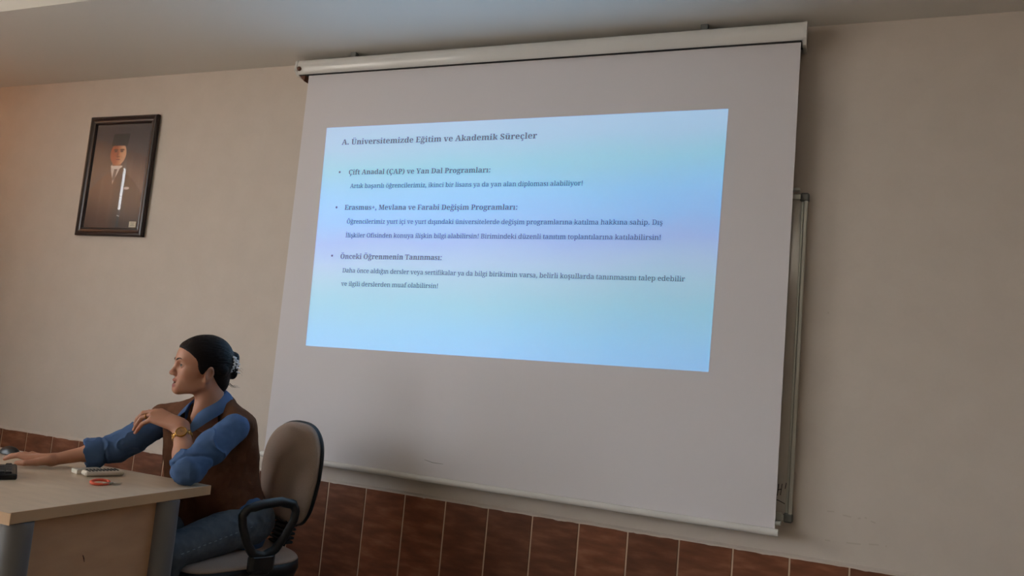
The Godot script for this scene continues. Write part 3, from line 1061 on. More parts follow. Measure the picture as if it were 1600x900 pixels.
	var kd := [Vector2(0.0, -0.004), Vector2(0.014, -0.005), Vector2(0.018, -0.0025), Vector2(0.045, -0.0022), Vector2(0.047, 0.0), Vector2(0.042, 0.002), Vector2(0.038, 0.0035), Vector2(0.033, 0.002), Vector2(0.03, 0.003), Vector2(0.026, 0.002), Vector2(0.018, 0.0025), Vector2(0.014, 0.005), Vector2(0.0, 0.004)]
	for s in 2:
		var kk := MB.new()
		var pl := PackedVector2Array()
		for q in kd: pl.append(q)
		var uu := u.rotated(Vector3.UP, 0.12 - 0.35 * s)
		kk.extrude(pl, Transform3D(Basis(uu, -uu.cross(Vector3.UP), Vector3.UP), kp + u * 0.006 + Vector3(0, 0.002 + 0.0025 * s, 0)), 0.002)
		obj("key", kk, mat(rgb(96, 88, 76), 0.35, 0.8) if s == 0 else mat(rgb(176, 170, 156), 0.3, 0.85), kr)

# ---------------------------------------------------------------- office chair
const CH := Vector3(2.2, 0.0, 0.64)
const CH_ANG := 113.0
func ch(f: float, y: float, l: float) -> Vector3:
	var a := deg_to_rad(CH_ANG)
	return CH + Vector3(cos(a), 0, sin(a)) * f + Vector3(0, y, 0) + Vector3(sin(a), 0, -cos(a)) * l
func build_chair() -> void:
	var cl := mat(Color.WHITE, 0.95, 0.0, 0.2)
	cl.albedo_texture = noise_tex(0.2, 71, rgb(150, 132, 121), rgb(170, 151, 139), 256, 3)
	cl.normal_enabled = true; cl.normal_texture = bump_tex(0.4, 5, 4.0); cl.normal_scale = 0.5
	triplanar(cl, Vector3(4, 4, 4))
	var o := thing("office_chair", "office chair with grey-brown fabric back and black loop armrests, behind the desk corner", "chair", CH)
	# backrest: rounded tombstone outline, slightly hollow across
	var outline := func(t: float) -> Vector2:
		var a := TAU * t
		var cx := cos(a)
		var sy := sin(a)
		var e := 0.8 if sy > 0 else 0.5
		var x := signf(cx) * pow(absf(cx), e) * 0.212
		var y := signf(sy) * pow(absf(sy), 0.72) * 0.2
		if sy < 0: x *= 1.0 - 0.16 * absf(y) / 0.212
		return Vector2(x, y)
	var back_pt := func(q: Vector2, dep: float) -> Vector3:
		var f := -0.235 - q.y * 0.02 + 0.2 * q.x * q.x - 0.25 * pow(q.y + 0.08, 2) + dep
		return ch(f, 0.753 + q.y, q.x)
	for layer in 2:
		var mb := MB.new()
		var prof := [[0.0, 0.03], [0.5, 0.03], [0.86, 0.027], [0.96, 0.018], [0.99, 0.006], [0.985, -0.004], [0.9, -0.006]] if layer == 0 else [[0.9, -0.001], [0.99, 0.0], [1.018, -0.003], [1.02, -0.009], [0.98, -0.018], [0.85, -0.026], [0.5, -0.03], [0.0, -0.03]]
		var s := mb.v.size()
		var m := 64
		for r in prof:
			for i in m + 1:
				var q: Vector2 = outline.call(float(i) / m) * r[0]
				mb.vert(back_pt.call(q, r[1]), Vector3.ZERO)
		var cen: Vector3 = back_pt.call(Vector2.ZERO, -0.002)
		for j in prof.size() - 1:
			for i in m:
				var a := s + j * (m + 1) + i
				for tr3 in [[a, a + 1, a + m + 2], [a, a + m + 2, a + m + 1]]:
					var nn: Vector3 = (mb.v[tr3[1]] - mb.v[tr3[0]]).cross(mb.v[tr3[2]] - mb.v[tr3[0]])
					var ctr: Vector3 = (mb.v[tr3[0]] + mb.v[tr3[1]] + mb.v[tr3[2]]) / 3.0 - cen
					if layer == 0 and j < 2: ctr = ch(1, 0, 0) - ch(0, 0, 0)
					if layer == 1 and j > 4: ctr = ch(-1, 0, 0) - ch(0, 0, 0)
					if nn.dot(ctr) < 0: nn = -nn
					for q in 3: mb.n[tr3[q]] += nn
					mb.face(tr3[0], tr3[1], tr3[2], nn)
		for i in mb.n.size(): mb.n[i] = mb.n[i].normalized() if mb.n[i].length() > 1e-12 else Vector3.UP
		obj("backrest_cushion" if layer == 0 else "backrest_shell", mb, cl if layer == 0 else M.black_plastic, o)
	# seat
	var seat := func(u: float, r: float, y: float) -> Vector3:
		var a := TAU * u
		return ch(0.01 + signf(sin(a)) * pow(absf(sin(a)), 0.55) * 0.235 * r, y - 0.012 * maxf(0.0, sin(a)) * r, signf(cos(a)) * pow(absf(cos(a)), 0.55) * 0.24 * r)
	for layer in 2:
		var mb := MB.new()
		var prof := [[0.0, 0.473], [0.6, 0.472], [0.9, 0.469], [0.975, 0.464], [1.0, 0.457], [0.99, 0.451], [0.9, 0.448]] if layer == 0 else [[0.9, 0.451], [1.01, 0.452], [1.02, 0.42], [0.97, 0.385], [0.7, 0.375], [0.0, 0.375]]
		var m := 56
		for r in prof:
			for i in m + 1: mb.vert(seat.call(float(i) / m, r[0], r[1]), Vector3.ZERO)
		var cen := ch(0, 0.452 if layer == 0 else 0.415, 0)
		for j in prof.size() - 1:
			for i in m:
				var a := j * (m + 1) + i
				for tr3 in [[a, a + 1, a + m + 2], [a, a + m + 2, a + m + 1]]:
					var nn: Vector3 = (mb.v[tr3[1]] - mb.v[tr3[0]]).cross(mb.v[tr3[2]] - mb.v[tr3[0]])
					if nn.dot((mb.v[tr3[0]] + mb.v[tr3[1]] + mb.v[tr3[2]]) / 3.0 - cen) < 0: nn = -nn
					for q in 3: mb.n[tr3[q]] += nn
					mb.face(tr3[0], tr3[1], tr3[2], nn)
		for i in mb.n.size(): mb.n[i] = mb.n[i].normalized() if mb.n[i].length() > 1e-12 else Vector3.UP
		obj("seat_cushion" if layer == 0 else "seat_pan", mb, cl if layer == 0 else M.black_plastic, o)
	# ribbed sleeve over the back bracket
	var bw := MB.new()
	bw.tube([ch(-0.12, 0.4, 0), ch(-0.2, 0.42, 0), ch(-0.235, 0.5, 0), ch(-0.265, 0.66, 0)], [0.024], 10, false)
	obj("back_bracket", bw, M.black_plastic, o)
	for i in 6:
		var rb := MB.new()
		var y := 0.478 + i * 0.0165
		rb.box(ch(-0.222 - 0.003 * i, y, 0), Vector3(0.095, 0.0105, 0.062), 0.004, Basis(Vector3.UP, deg_to_rad(90.0 - CH_ANG)))
		obj("bellows_rib", rb, M.black_soft, o)
	# armrests: closed loops on a stout bracket
	for s in [1.0, -1.0]:
		var l: float = 0.262 * s
		var loop := []
		var rad := []
		var key := [Vector2(-0.103, 0.676), Vector2(-0.118, 0.652), Vector2(-0.113, 0.615), Vector2(-0.079, 0.554), Vector2(-0.048, 0.516), Vector2(-0.004, 0.499), Vector2(0.036, 0.510), Vector2(0.063, 0.549), Vector2(0.087, 0.610), Vector2(0.093, 0.647), Vector2(0.075, 0.670), Vector2(0.019, 0.683), Vector2(-0.051, 0.689)]
		var cv := Curve3D.new()
		for i in key.size() + 1:
			var k0: Vector2 = key[(i - 1 + key.size()) % key.size()]
			var k1: Vector2 = key[i % key.size()]
			var k2: Vector2 = key[(i + 1) % key.size()]
			var tg := (k2 - k0) / 6.0
			cv.add_point(Vector3(k1.x, k1.y, 0), Vector3(-tg.x, -tg.y, 0), Vector3(tg.x, tg.y, 0))
		var ln := cv.get_baked_length()
		for i in 60:
			var p := cv.sample_baked(ln * i / 60.0)
			loop.append(ch(p.x, p.y, l))
			rad.append(0.0175 if p.y > 0.675 else (0.0165 if p.y < 0.53 else 0.015))
		var am := MB.new()
		am.tube(loop, rad, 12, true)
		obj("armrest", am, M.black_plastic, o)
		var ab := MB.new()
		ab.box(ch(0.0, 0.475, l), Vector3(0.036, 0.07, 0.1), 0.012, Basis(Vector3.UP, deg_to_rad(90.0 - CH_ANG)))
		ab.box(ch(0.0, 0.44, l * 0.82), Vector3(0.11, 0.024, 0.075), 0.008, Basis(Vector3.UP, deg_to_rad(90.0 - CH_ANG)))
		obj("armrest_bracket", ab, M.black_plastic, o)
	# pedestal
	var gs := MB.new()
	gs.lathe([Vector2(0.001, 0.4), Vector2(0.06, 0.4), Vector2(0.06, 0.36), Vector2(0.028, 0.35), Vector2(0.026, 0.16), Vector2(0.04, 0.15), Vector2(0.04, 0.08), Vector2(0.0, 0.08)], Transform3D(Basis.IDENTITY, CH), 20)
	obj("gas_column", gs, M.black_plastic, o)
	for i in 5:
		var a := TAU * i / 5 + 0.93
		var d := Vector3(cos(a), 0, sin(a))
		var bl := MB.new()
		bl.tube([CH + Vector3(0, 0.115, 0) + d * 0.03, CH + Vector3(0, 0.1, 0) + d * 0.16, CH + Vector3(0, 0.08, 0) + d * 0.29], [0.026, 0.022, 0.016], 10)
		obj("base_spoke", bl, M.black_plastic, o)
		var cs := MB.new()
		var wp := CH + d * 0.29 + Vector3(0, 0.027, 0)
		var ax := d.cross(Vector3.UP)
		for k in [-1.0, 1.0]: cs.tube([wp + ax * 0.006 * k, wp + ax * 0.024 * k], [0.027], 16)
		cs.tube([wp, wp + Vector3(0, 0.05, 0)], [0.007], 8)
		obj("caster", cs, M.black_plastic, o)

# ---------------------------------------------------------------- the woman at the desk
const HO := Vector3(2.1, 1.148, 0.78)
const PB := Vector3(2.12, 0.0, 0.68)
var hb: Basis
func hl(x: float, y: float, z: float) -> Vector3:   # head axes: forward, up, her left
	return HO + hb * (Vector3(x, y, z) * 0.985)

func head_field() -> Field:
	var f := Field.new()
	f.xf = Transform3D(hb * Basis.from_scale(Vector3.ONE * 0.985), HO)
	f.ell(Vector3(-0.004, 0.034, 0), Vector3(0.094, 0.087, 0.074), 0.01)
	f.ell(Vector3(0.03, 0.035, 0), Vector3(0.069, 0.062, 0.066), 0.03)
	f.ell(Vector3(0.034, -0.03, 0), Vector3(0.06, 0.072, 0.056), 0.03)
	for s in [-1.0, 1.0]:
		f.cone(Vector3(0.004, -0.062, 0.05 * s), Vector3(0.078, -0.088, 0.012 * s), 0.018, 0.013, 0.03)
		f.ell(Vector3(0.057, -0.028, 0.036 * s), Vector3(0.028, 0.026, 0.022), 0.025)
		f.ell(Vector3(0.079, 0.023, 0.02 * s), Vector3(0.017, 0.01, 0.026), 0.018)
	f.ell(Vector3(0.089, -0.09, 0), Vector3(0.0125, 0.0125, 0.016), 0.016)
	f.ell(Vector3(0.08, -0.062, 0), Vector3(0.0165, 0.026, 0.03), 0.02)
	for s in [-1.0, 1.0]:
		f.ell(Vector3(0.101, 0.005, 0.032 * s), Vector3(0.02, 0.0125, 0.017), 0.014, 1)
	# nose
	f.cone(Vector3(0.094, 0.013, 0), Vector3(0.1085, -0.024, 0), 0.0075, 0.0088, 0.012)
	f.ell(Vector3(0.1115, -0.0275, 0), Vector3(0.0095, 0.0085, 0.0088), 0.008)
	for s in [-1.0, 1.0]:
		f.ell(Vector3(0.1005, -0.031, 0.0105 * s), Vector3(0.0105, 0.0078, 0.0062), 0.006)
		f.ell(Vector3(0.1065, -0.0395, 0.0062 * s), Vector3(0.005, 0.0035, 0.0032), 0.002, 1)
	# lips, a little apart
	f.ell(Vector3(0.0965, -0.054, 0), Vector3(0.0095, 0.0062, 0.021), 0.006)
	f.ell(Vector3(0.0945, -0.0735, 0), Vector3(0.0095, 0.0072, 0.019), 0.006)
	f.ell(Vector3(0.1045, -0.0632, 0), Vector3(0.017, 0.0036, 0.0175), 0.003, 1)
	# lids
	for s in [-1.0, 1.0]:
		f.ell(Vector3(0.0795, 0.0045, 0.0315 * s), Vector3(0.0135, 0.0132, 0.0145), 0.004)
		f.ell(Vector3(0.095, 0.0032, 0.033 * s), Vector3(0.0125, 0.0037, 0.0125), 0.002, 1)
	# ears
	for s in [-1.0, 1.0]:
		var bs := Basis(Vector3(0, 0, 1), 0.28) * Basis(Vector3.UP, -0.35 * s)
		f.ell(Vector3(-0.008, -0.022, 0.0725 * s), Vector3(0.0185, 0.029, 0.0075), 0.006, 0, bs)
		f.ell(Vector3(-0.0005, -0.046, 0.069 * s), Vector3(0.011, 0.011, 0.0065), 0.008)
		f.ell(Vector3(-0.0045, -0.02, 0.08 * s), Vector3(0.0115, 0.019, 0.006), 0.004, 1, bs)
		f.ell(Vector3(0.006, -0.03, 0.0745 * s), Vector3(0.005, 0.008, 0.005), 0.003)
	# neck
	f.cone(Vector3(-0.028, -0.04, 0), Vector3(-0.045, -0.2, 0.0), 0.05, 0.056, 0.025, 0)
	f.cone(Vector3(-0.02, -0.1, 0.03), Vector3(0.01, -0.19, 0.008), 0.016, 0.013, 0.03)
	f.tint = func(p: Vector3) -> Color:
		var c := Color(0.46, 0.222, 0.138)
		var lip := _el(p.z, p.y, 0.0, -0.0535, 0.0235, 0.0062, 0.25) + _el(p.z, p.y, 0.0, -0.0745, 0.0205, 0.008, 0.25)
		if p.x > 0.086: c = c.lerp(Color(0.32, 0.1, 0.08), clampf(lip, 0, 1))
		if absf(p.y + 0.0632) < 0.003 and p.x > 0.08 and p.x < 0.1 and absf(p.z) < 0.018: c = Color(0.12, 0.04, 0.035)
		var ck := _el(p.z, p.y, 0.045 * signf(p.z), -0.03, 0.035, 0.03, 0.9)
		if p.x > 0.02: c = c.lerp(Color(0.47, 0.205, 0.125), ck * 0.5)
		return c
	return f

func arm_field(el: Vector3, wr: Vector3, r0: float, r1: float, flat_dir: Vector3) -> Field:
	var f := Field.new()
	f.cone(el, el.lerp(wr, 0.35), r0, r0 * 0.98, 0.02)
	f.cone(el.lerp(wr, 0.3), wr, r0 * 0.98, r1, 0.02, 0, flat_dir, 0.82)
	f.tint = func(_p: Vector3) -> Color: return Color(0.46, 0.222, 0.138)
	return f
func finger(f: Field, pts: Array, r: Array) -> void:
	for i in pts.size() - 1: f.cone(pts[i], pts[i + 1], r[i], r[i + 1], 0.003)
func nails(mb: MB, tip: Vector3, prev: Vector3, up: Vector3, r: float) -> void:
	var d := (tip - prev).normalized()
	var u := (up - d * d.dot(up)).normalized()
	mb.ball(tip + d * r * 0.15 + u * r * 0.62, Vector3(r * 0.85, r * 0.45, r * 0.68), Basis(d, u, d.cross(u)), 6)

const L_SH := Vector3(2.238, 0.945, 0.735)
const L_EL := Vector3(2.214, 0.797, 0.925)
const L_WR := Vector3(2.108, 0.926, 0.862)
const R_SH := Vector3(1.893, 0.935, 0.735)
const R_EL := Vector3(1.818, 0.818, 0.87)
const R_WR := Vector3(1.69, 0.768, 1.035)

func torso(f: Field, grow: float, op := 0) -> void:
	var fd := Vector3(-0.06, 0, 1)
	var hip := Vector3(2.148, 0.535, 0.575)
	var waist := Vector3(2.088, 0.665, 0.625)
	var chest := Vector3(2.062, 0.84, 0.665)
	var up := Vector3(2.08, 0.93, 0.69)
	var k := 0.035 if op == 0 else 0.004
	f.cone(hip, waist, 0.174 + grow, 0.15 + grow, k, op, fd, 0.72)
	f.cone(waist, chest, 0.158 + grow, 0.165 + grow, k, op, fd, 0.74)
	f.cone(chest, up, 0.165 + grow, 0.118 + grow, k, op, fd, 0.7)
	for s in [-1.0, 1.0]:
		f.ell(Vector3(2.085 + 0.065 * s, 0.83, 0.735), Vector3(0.055 + grow, 0.055 + grow, 0.045 + grow), k, op)
	f.cone(Vector3(2.135, 1.01, 0.69), L_SH + Vector3(0.012, 0.004, -0.004), 0.042 + grow, 0.046 + grow, k, op)
	f.cone(Vector3(2.045, 0.98, 0.7), R_SH + Vector3(-0.01, 0.004, -0.004), 0.042 + grow, 0.05 + grow, k, op)

func build_person() -> void:
	var fw := Vector3(-0.56, 0.0, 0.83).normalized()
	var lf := Vector3.UP.cross(fw).normalized()
	hb = Basis(fw, fw.cross(lf) if fw.cross(lf).y > 0.0 else lf.cross(fw), lf)
	var o := thing("person", "seated woman with dark pinned-up hair, blue shirt and brown vest, leaning on the desk", "person", PB)
	var skin := mat(Color.WHITE, 0.5, 0.0, 0.4)
	skin.vertex_color_use_as_albedo = true
	skin.subsurf_scatter_enabled = true; skin.subsurf_scatter_strength = 0.12
	# ---- body: one mesh
	var body := MB.new()
	var hf := head_field()
	hf.into(body, 0.0026)
	var tr := Field.new()
	torso(tr, -0.03)
	tr.cone(Vector3(2.1, 0.95, 0.705), Vector3(2.118, 1.05, 0.75), 0.06, 0.05, 0.02)
	tr.cone(L_SH, L_EL, 0.04, 0.032, 0.02)
	tr.cone(R_SH, R_EL, 0.04, 0.032, 0.02)
	var hips := [Vector3(2.24, 0.562, 0.58), Vector3(2.07, 0.562, 0.56)]
	var knees := [Vector3(2.185, 0.5, 0.93), Vector3(1.97, 0.52, 0.95)]
	var ankles := [Vector3(2.13, 0.1, 0.88), Vector3(1.95, 0.1, 0.98)]
	for i in 2:
		tr.cone(hips[i], knees[i], 0.06, 0.042, 0.03)
		tr.cone(knees[i], ankles[i], 0.04, 0.03, 0.02)
		tr.cone(ankles[i], ankles[i] + Vector3(-0.03, -0.055, 0.14), 0.03, 0.024, 0.02)
	tr.tint = func(_p: Vector3) -> Color: return Color(0.46, 0.222, 0.138)
	tr.into(body, 0.012)
	# left arm raised from the elbow, hand hanging from a bent wrist
	var lax := (L_WR - L_EL).normalized()
	var lh := arm_field(L_EL, L_WR, 0.037, 0.0275, Vector3(0.62, 0.15, 0.75).normalized())
	var kn := [Vector3(1.996, 0.973, 0.856), Vector3(1.985, 0.97, 0.874), Vector3(1.99, 0.959, 0.892), Vector3(2.004, 0.944, 0.907)]
	var pp := [Vector3(1.95, 0.966, 0.866), Vector3(1.944, 0.962, 0.888), Vector3(1.956, 0.946, 0.904), Vector3(1.977, 0.926, 0.919)]
	var dp := [Vector3(1.922, 0.946, 0.868), Vector3(1.923, 0.938, 0.892), Vector3(1.94, 0.918, 0.909), Vector3(1.966, 0.906, 0.924)]
	var tp := [Vector3(1.906, 0.927, 0.866), Vector3(1.913, 0.918, 0.89), Vector3(1.931, 0.9, 0.909), Vector3(1.957, 0.892, 0.925)]
	var wl := L_WR + Vector3(-0.004, 0.012, 0.002)
	for i in 4:
		lh.cone(wl + Vector3(-0.012, -0.003 * i, 0.008 * (i - 1.5)), kn[i], 0.0195, 0.0112, 0.012)
		finger(lh, [kn[i], pp[i], dp[i], tp[i]], [0.0105, 0.0088, 0.0078, 0.0064] if i < 3 else [0.0095, 0.0076, 0.0068, 0.0058])
	finger(lh, [wl + Vector3(-0.01, -0.008, -0.02), Vector3(2.055, 0.945, 0.833), Vector3(2.02, 0.942, 0.836), Vector3(1.992, 0.936, 0.842)], [0.0165, 0.0125, 0.0095, 0.0078])
	lh.cone(L_WR, wl + Vector3(-0.03, 0.004, 0.0), 0.0275, 0.021, 0.015)
	lh.into(body, 0.0027)
	# right arm reaching over to the keyboard, palm down
	var rh := arm_field(R_EL, R_WR, 0.038, 0.024, Vector3(0, 1, 0))
	var d := Vector3(-0.94, 0, 0.34).normalized()
	var sdv := Vector3(0.34, 0, 0.94).normalized()
	var hk := R_WR + d * 0.075 + Vector3(0, 0.004, 0)
	var names_l := [0.078, 0.086, 0.08, 0.062]
	var rt := []
	for i in 4:
		var k0: Vector3 = hk + sdv * (0.03 - 0.019 * i) + d * (0.004 - 0.006 * absf(i - 1.3))
		rh.cone(R_WR + sdv * (0.012 - 0.008 * i) + Vector3(0, 0.001, 0), k0, 0.018, 0.0112, 0.012)
		var L: float = names_l[i]
		var fd := (d + sdv * (0.12 - 0.09 * i)).normalized()
		var p1 := k0 + fd * L * 0.45 + Vector3(0, 0.006, 0)
		var p2 := k0 + fd * L * 0.76 - Vector3(0, 0.0, 0)
		var p3 := k0 + fd * L - Vector3(0, 0.009, 0)
		finger(rh, [k0, p1, p2, p3], [0.0108, 0.0092, 0.0082, 0.0068])
		rt.append([p2, p3])
	finger(rh, [R_WR + sdv * 0.016, R_WR + d * 0.03 + sdv * 0.04 - Vector3(0, 0.006, 0), R_WR + d * 0.062 + sdv * 0.058 - Vector3(0, 0.009, 0), R_WR + d * 0.088 + sdv * 0.062 - Vector3(0, 0.012, 0)], [0.018, 0.0132, 0.0105, 0.0085])
	rh.into(body, 0.0028)
	obj("body", body, skin, o)
	var nm := mat(rgb(164, 112, 102), 0.25)
	var pairs := []
	for i in 4: pairs.append([tp[i], dp[i], Vector3(-0.5, 0.6, 0.5), 0.0064])
	for q in rt: pairs.append([q[1], q[0], Vector3.UP, 0.0066])
	for q in pairs:
		var nl := MB.new()
		nails(nl, q[0], q[1], q[2], q[3])
		obj("fingernail", nl, nm, o)
	# ---- eyes, brows, lashes
	for s in [1.0, -1.0]:
		var ey := MB.new()
		ey.ball(hl(0.0795, 0.0042, 0.0315 * s), Vector3.ONE * 0.0121, hb, 14)
		var eye := obj("eye", ey, mat(rgb(120, 111, 105), 0.2), o)
		var ir := MB.new()
		var ed := Vector3(0.94, -0.04, 0.06 * s + 0.3).normalized()
		ir.ball(hl(0.0795, 0.0042, 0.0315 * s) + hb * (ed * 0.0078), Vector3(0.0048, 0.0056, 0.0056), Basis(hb * ed, hb.y, (hb * ed).cross(hb.y)), 10)
		obj("iris", ir, mat(rgb(38, 24, 18), 0.15), eye)
		var bw := MB.new()
		var pts := []
		for i in 9:
			var t := i / 8.0
			var q := Vector3(0.14, 0.0215 + 0.011 * sin(t * 2.2) - 0.004 * t, (0.011 + 0.062 * t) * s)
			var dir := Vector3(-1, 0, -0.55 * t * s).normalized()
			q -= dir * 0.02 * t
			pts.append(hl2(hf, q, dir, 0.0002))
		bw.tube(pts, [0.0012, 0.0025, 0.0029, 0.0029, 0.0027, 0.0024, 0.002, 0.0014, 0.0006], 6, false, hb.y, 0.9)
		obj("eyebrow", bw, mat(rgb(30, 21, 18), 0.8), o)
		var la := MB.new()
		var lp := []
		for i in 9:
			var t := i / 8.0
			var a := lerpf(-1.0, 1.05, t)
			lp.append(hl(0.0795 + 0.0142 * cos(a * 0.98), 0.0042 + 0.0045 * cos(a) - 0.0002, (0.0315 + 0.0142 * sin(a)) * s))
		la.tube(lp, [0.0005, 0.001, 0.0013, 0.0014, 0.0014, 0.0014, 0.0013, 0.0011, 0.0006], 6)
		obj("eyelashes", la, mat(rgb(24, 17, 15), 0.8), o)
	# ---- hair
	var hairm := mat(Color.WHITE, 0.55, 0.0, 0.25)
	hairm.albedo_color = rgb(27, 20, 18)
	var hh := Field.new()
	hh.xf = hf.xf
	hh.ell(Vector3(-0.008, 0.038, 0), Vector3(0.1, 0.0905, 0.0795), 0.01)
	hh.ell(Vector3(0.028, 0.045, 0), Vector3(0.0755, 0.066, 0.072), 0.02)
	hh.ell(Vector3(-0.055, -0.01, 0), Vector3(0.045, 0.07, 0.064), 0.03)
	hh.ell(Vector3(-0.068, -0.06, 0), Vector3(0.03, 0.035, 0.042), 0.025)
	hh.ell(Vector3(0.137, -0.026, 0), Vector3(0.11, 0.102, 0.2), 0.012, 1)
	hh.ell(Vector3(0.026, -0.082, 0), Vector3(0.072, 0.082, 0.2), 0.004, 1)
	hh.ell(Vector3(0.07, -0.03, 0), Vector3(0.055, 0.05, 0.2), 0.004, 1)
	for s in [-1.0, 1.0]: hh.ell(Vector3(-0.006, -0.031, 0.085 * s), Vector3(0.02, 0.027, 0.022), 0.006, 1)
	for s in [-1.0, 1.0]:
		hh.ell(Vector3(0.022, 0.004, 0.0655 * s), Vector3(0.013, 0.03, 0.0085), 0.012, 0, Basis(Vector3(0, 0, 1), -0.25))
		hh.ell(Vector3(-0.048, -0.004, 0.064 * s), Vector3(0.026, 0.02, 0.012), 0.012)
	hh.ell(Vector3(-0.104, 0.018, 0.0), Vector3(0.026, 0.05, 0.044), 0.012)
	hh.ell(Vector3(-0.112, 0.046, 0.004), Vector3(0.016, 0.022, 0.026), 0.008)
	hh.ell(Vector3(-0.114, -0.016, -0.004), Vector3(0.017, 0.022, 0.026), 0.008)
	var hn := FastNoiseLite.new()
	hn.seed = 4; hn.frequency = 1.0
	hh.disp = func(p: Vector3) -> float:
		# combed back: fine ridges that run front to back
		var a := atan2(p.y - 0.03, p.z)
		return 0.0012 * hn.get_noise_3d(p.x * 14.0, p.y * 16.0, p.z * 16.0) + 0.0009 * hn.get_noise_2d(p.x * 16.0, a * 14.0)
	hh.amp = 0.003
	var hm := MB.new()
	hh.into(hm, 0.003)
	var hair := obj("hair", hm, hairm, o)
	var st := MB.new()
	for i in 9:
		var z := -0.01 + 0.006 * i
		var b0 := Vector3(-0.098 - 0.004 * rng.randf(), -0.05 - 0.008 * rng.randf(), z)
		var l := 0.015 + 0.02 * rng.randf()
		st.tube([hl(b0.x, b0.y, b0.z), hl(b0.x - l * 0.5, b0.y - 0.012, z), hl(b0.x - l * 1.1, b0.y - 0.016 + 0.012 * rng.randf(), z + 0.004)], [0.0005, 0.0004, 0.0002], 4)
	for i in 3:
		var a := 0.4 * i
		st.tube([hl(-0.118, -0.01 + 0.01 * i, 0.012), hl(-0.137 - 0.004 * sin(a), -0.012 + 0.01 * i, 0.014), hl(-0.146, -0.022 + 0.011 * i, 0.016)], [0.0006, 0.0004, 0.0002], 4)
	obj("loose_strands", st, hairm, hair).set_meta("kind", "stuff")
	# claw clip: two wavy white combs biting the bun
	var clip := MB.new()
	for row in 2:
		var pts := []
		for i in 25:
			var t := i / 24.0
			var y := 0.052 - 0.066 * t
			pts.append(hl(-0.098 - 0.022 * t * (1.0 - t) * 2.0 + 0.0055 * sin(t * 34.0 + row * 2.0) - 0.014 * row * sin(t * PI) + 0.012 * t, y, 0.041 + 0.004 * sin(t * PI) - 0.006 * row))
		clip.tube(pts, [0.0033], 7)
	for i in 3: clip.tube([hl(-0.106 - 0.004 * i, 0.03 - 0.018 * i, 0.045), hl(-0.124 - 0.002 * i, 0.026 - 0.018 * i, 0.038), hl(-0.129, 0.021 - 0.018 * i, 0.028)], [0.0026, 0.002, 0.0014], 6)
	obj("hair_clip", clip, mat(rgb(226, 226, 230), 0.3), hair)
	# ---- shirt
	var blue := mat(Color.WHITE, 0.85, 0.0, 0.2)
	blue.albedo_texture = noise_tex(0.02, 81, rgb(72, 95, 132), rgb(83, 107, 145), 256, 4)
	triplanar(blue, Vector3(3, 3, 3))
	var fn := FastNoiseLite.new()
	fn.seed = 21; fn.frequency = 1.0; fn.fractal_octaves = 2
	var sh := MB.new()
	var bodys := Field.new()
	torso(bodys, -0.016)
	bodys.cone(Vector3(2.1, 0.96, 0.705), Vector3(2.112, 1.02, 0.73), 0.066, 0.06, 0.02)
	bodys.cone(Vector3(2.098, 0.9, 0.80), Vector3(2.075, 1.06, 0.83), 0.012, 0.06, 0.01, 1)
	bodys.cut(Vector3(0, 1, 0), Vector3(0, 1.03, 0), 0.004)
	bodys.into(sh, 0.008)
	for side in 2:
		var a: Vector3 = L_SH if side == 0 else R_SH
		var b: Vector3 = L_EL if side == 0 else R_EL
		var c: Vector3 = L_WR if side == 0 else R_WR
		var ax := (c - b).normalized()
		var ua := (b - a).normalized()
		var sf := Field.new()
		if side == 0:
			var a0 := a + Vector3(0.016, -0.01, 0.012)
			sf.cone(a0, a0.lerp(b, 0.5), 0.056, 0.059, 0.02)
			sf.cone(a0.lerp(b, 0.5), b + Vector3(0.012, 0.004, 0.0), 0.057, 0.055, 0.02)
			sf.cone(b + Vector3(0.01, 0.0, 0.0), b + ax * 0.02, 0.055, 0.05, 0.02)
			# turned-up cuff
			sf.cone(b + ax * 0.006, b + ax * 0.034, 0.0525, 0.0495, 0.005)
			sf.cone(b + ax * 0.03, b + ax * 0.12, 0.043, 0.05, 0.005, 1)
			sf.cone(b + ax * 0.03 + Vector3(-0.046, -0.005, 0.018), b + ax * 0.13 + Vector3(-0.046, -0.005, 0.018), 0.034, 0.05, 0.008, 1)
		else:
			var a0 := a + Vector3(0.01, -0.02, 0.02)
			sf.cone(a0, a0.lerp(b, 0.6), 0.052, 0.053, 0.02)
			sf.cone(a0.lerp(b, 0.6), b, 0.053, 0.052, 0.02)
			sf.cone(b, b + ax * 0.07, 0.052, 0.05, 0.02)
			sf.cone(b + ax * 0.045, b + ax * 0.1, 0.0545, 0.056, 0.005)
			sf.cone(b + ax * 0.05 + Vector3(0, -0.035, 0), b + ax * 0.08 + Vector3(0.004, -0.058, 0.0), 0.022, 0.012, 0.02)
			sf.cone(b + ax * 0.115, b + ax * 0.2, 0.047, 0.053, 0.005, 1)
			sf.cut(ax, b + ax * 0.112, 0.004)
		sf.disp = func(p: Vector3) -> float:
			var t := (p - a).dot(ua)
			var u := (p - b).dot(ax)
			var w := fn.get_noise_3d(p.x * 9.0, p.y * 9.0, p.z * 9.0)
			# a few soft rings of slack cloth, sharper close to the bend
			var ridge := 1.0 - absf(sin(t * 36.0 + 3.2 * w + p.y * 16.0))
			var e := -0.0045 * ridge * ridge * smoothstep(0.03, 0.1, t) + 0.002
			e += 0.002 * fn.get_noise_3d(p.x * 20.0 + 9.0, p.y * 20.0, p.z * 20.0)
			var near := clampf(1.0 - (p - b).length() / 0.08, 0.0, 1.0)
			var cr := 1.0 - absf(sin((p.x - p.y * 0.7 + p.z * 0.5) * 70.0 + 3.0 * w))
			e -= near * 0.005 * cr * cr * cr
			# the step where the cuff is turned up
			var st0 := 0.006 if side == 0 else 0.045
			e += 0.006 * exp(-pow((u - st0) / 0.0065, 2))
			return e
		sf.amp = 0.012
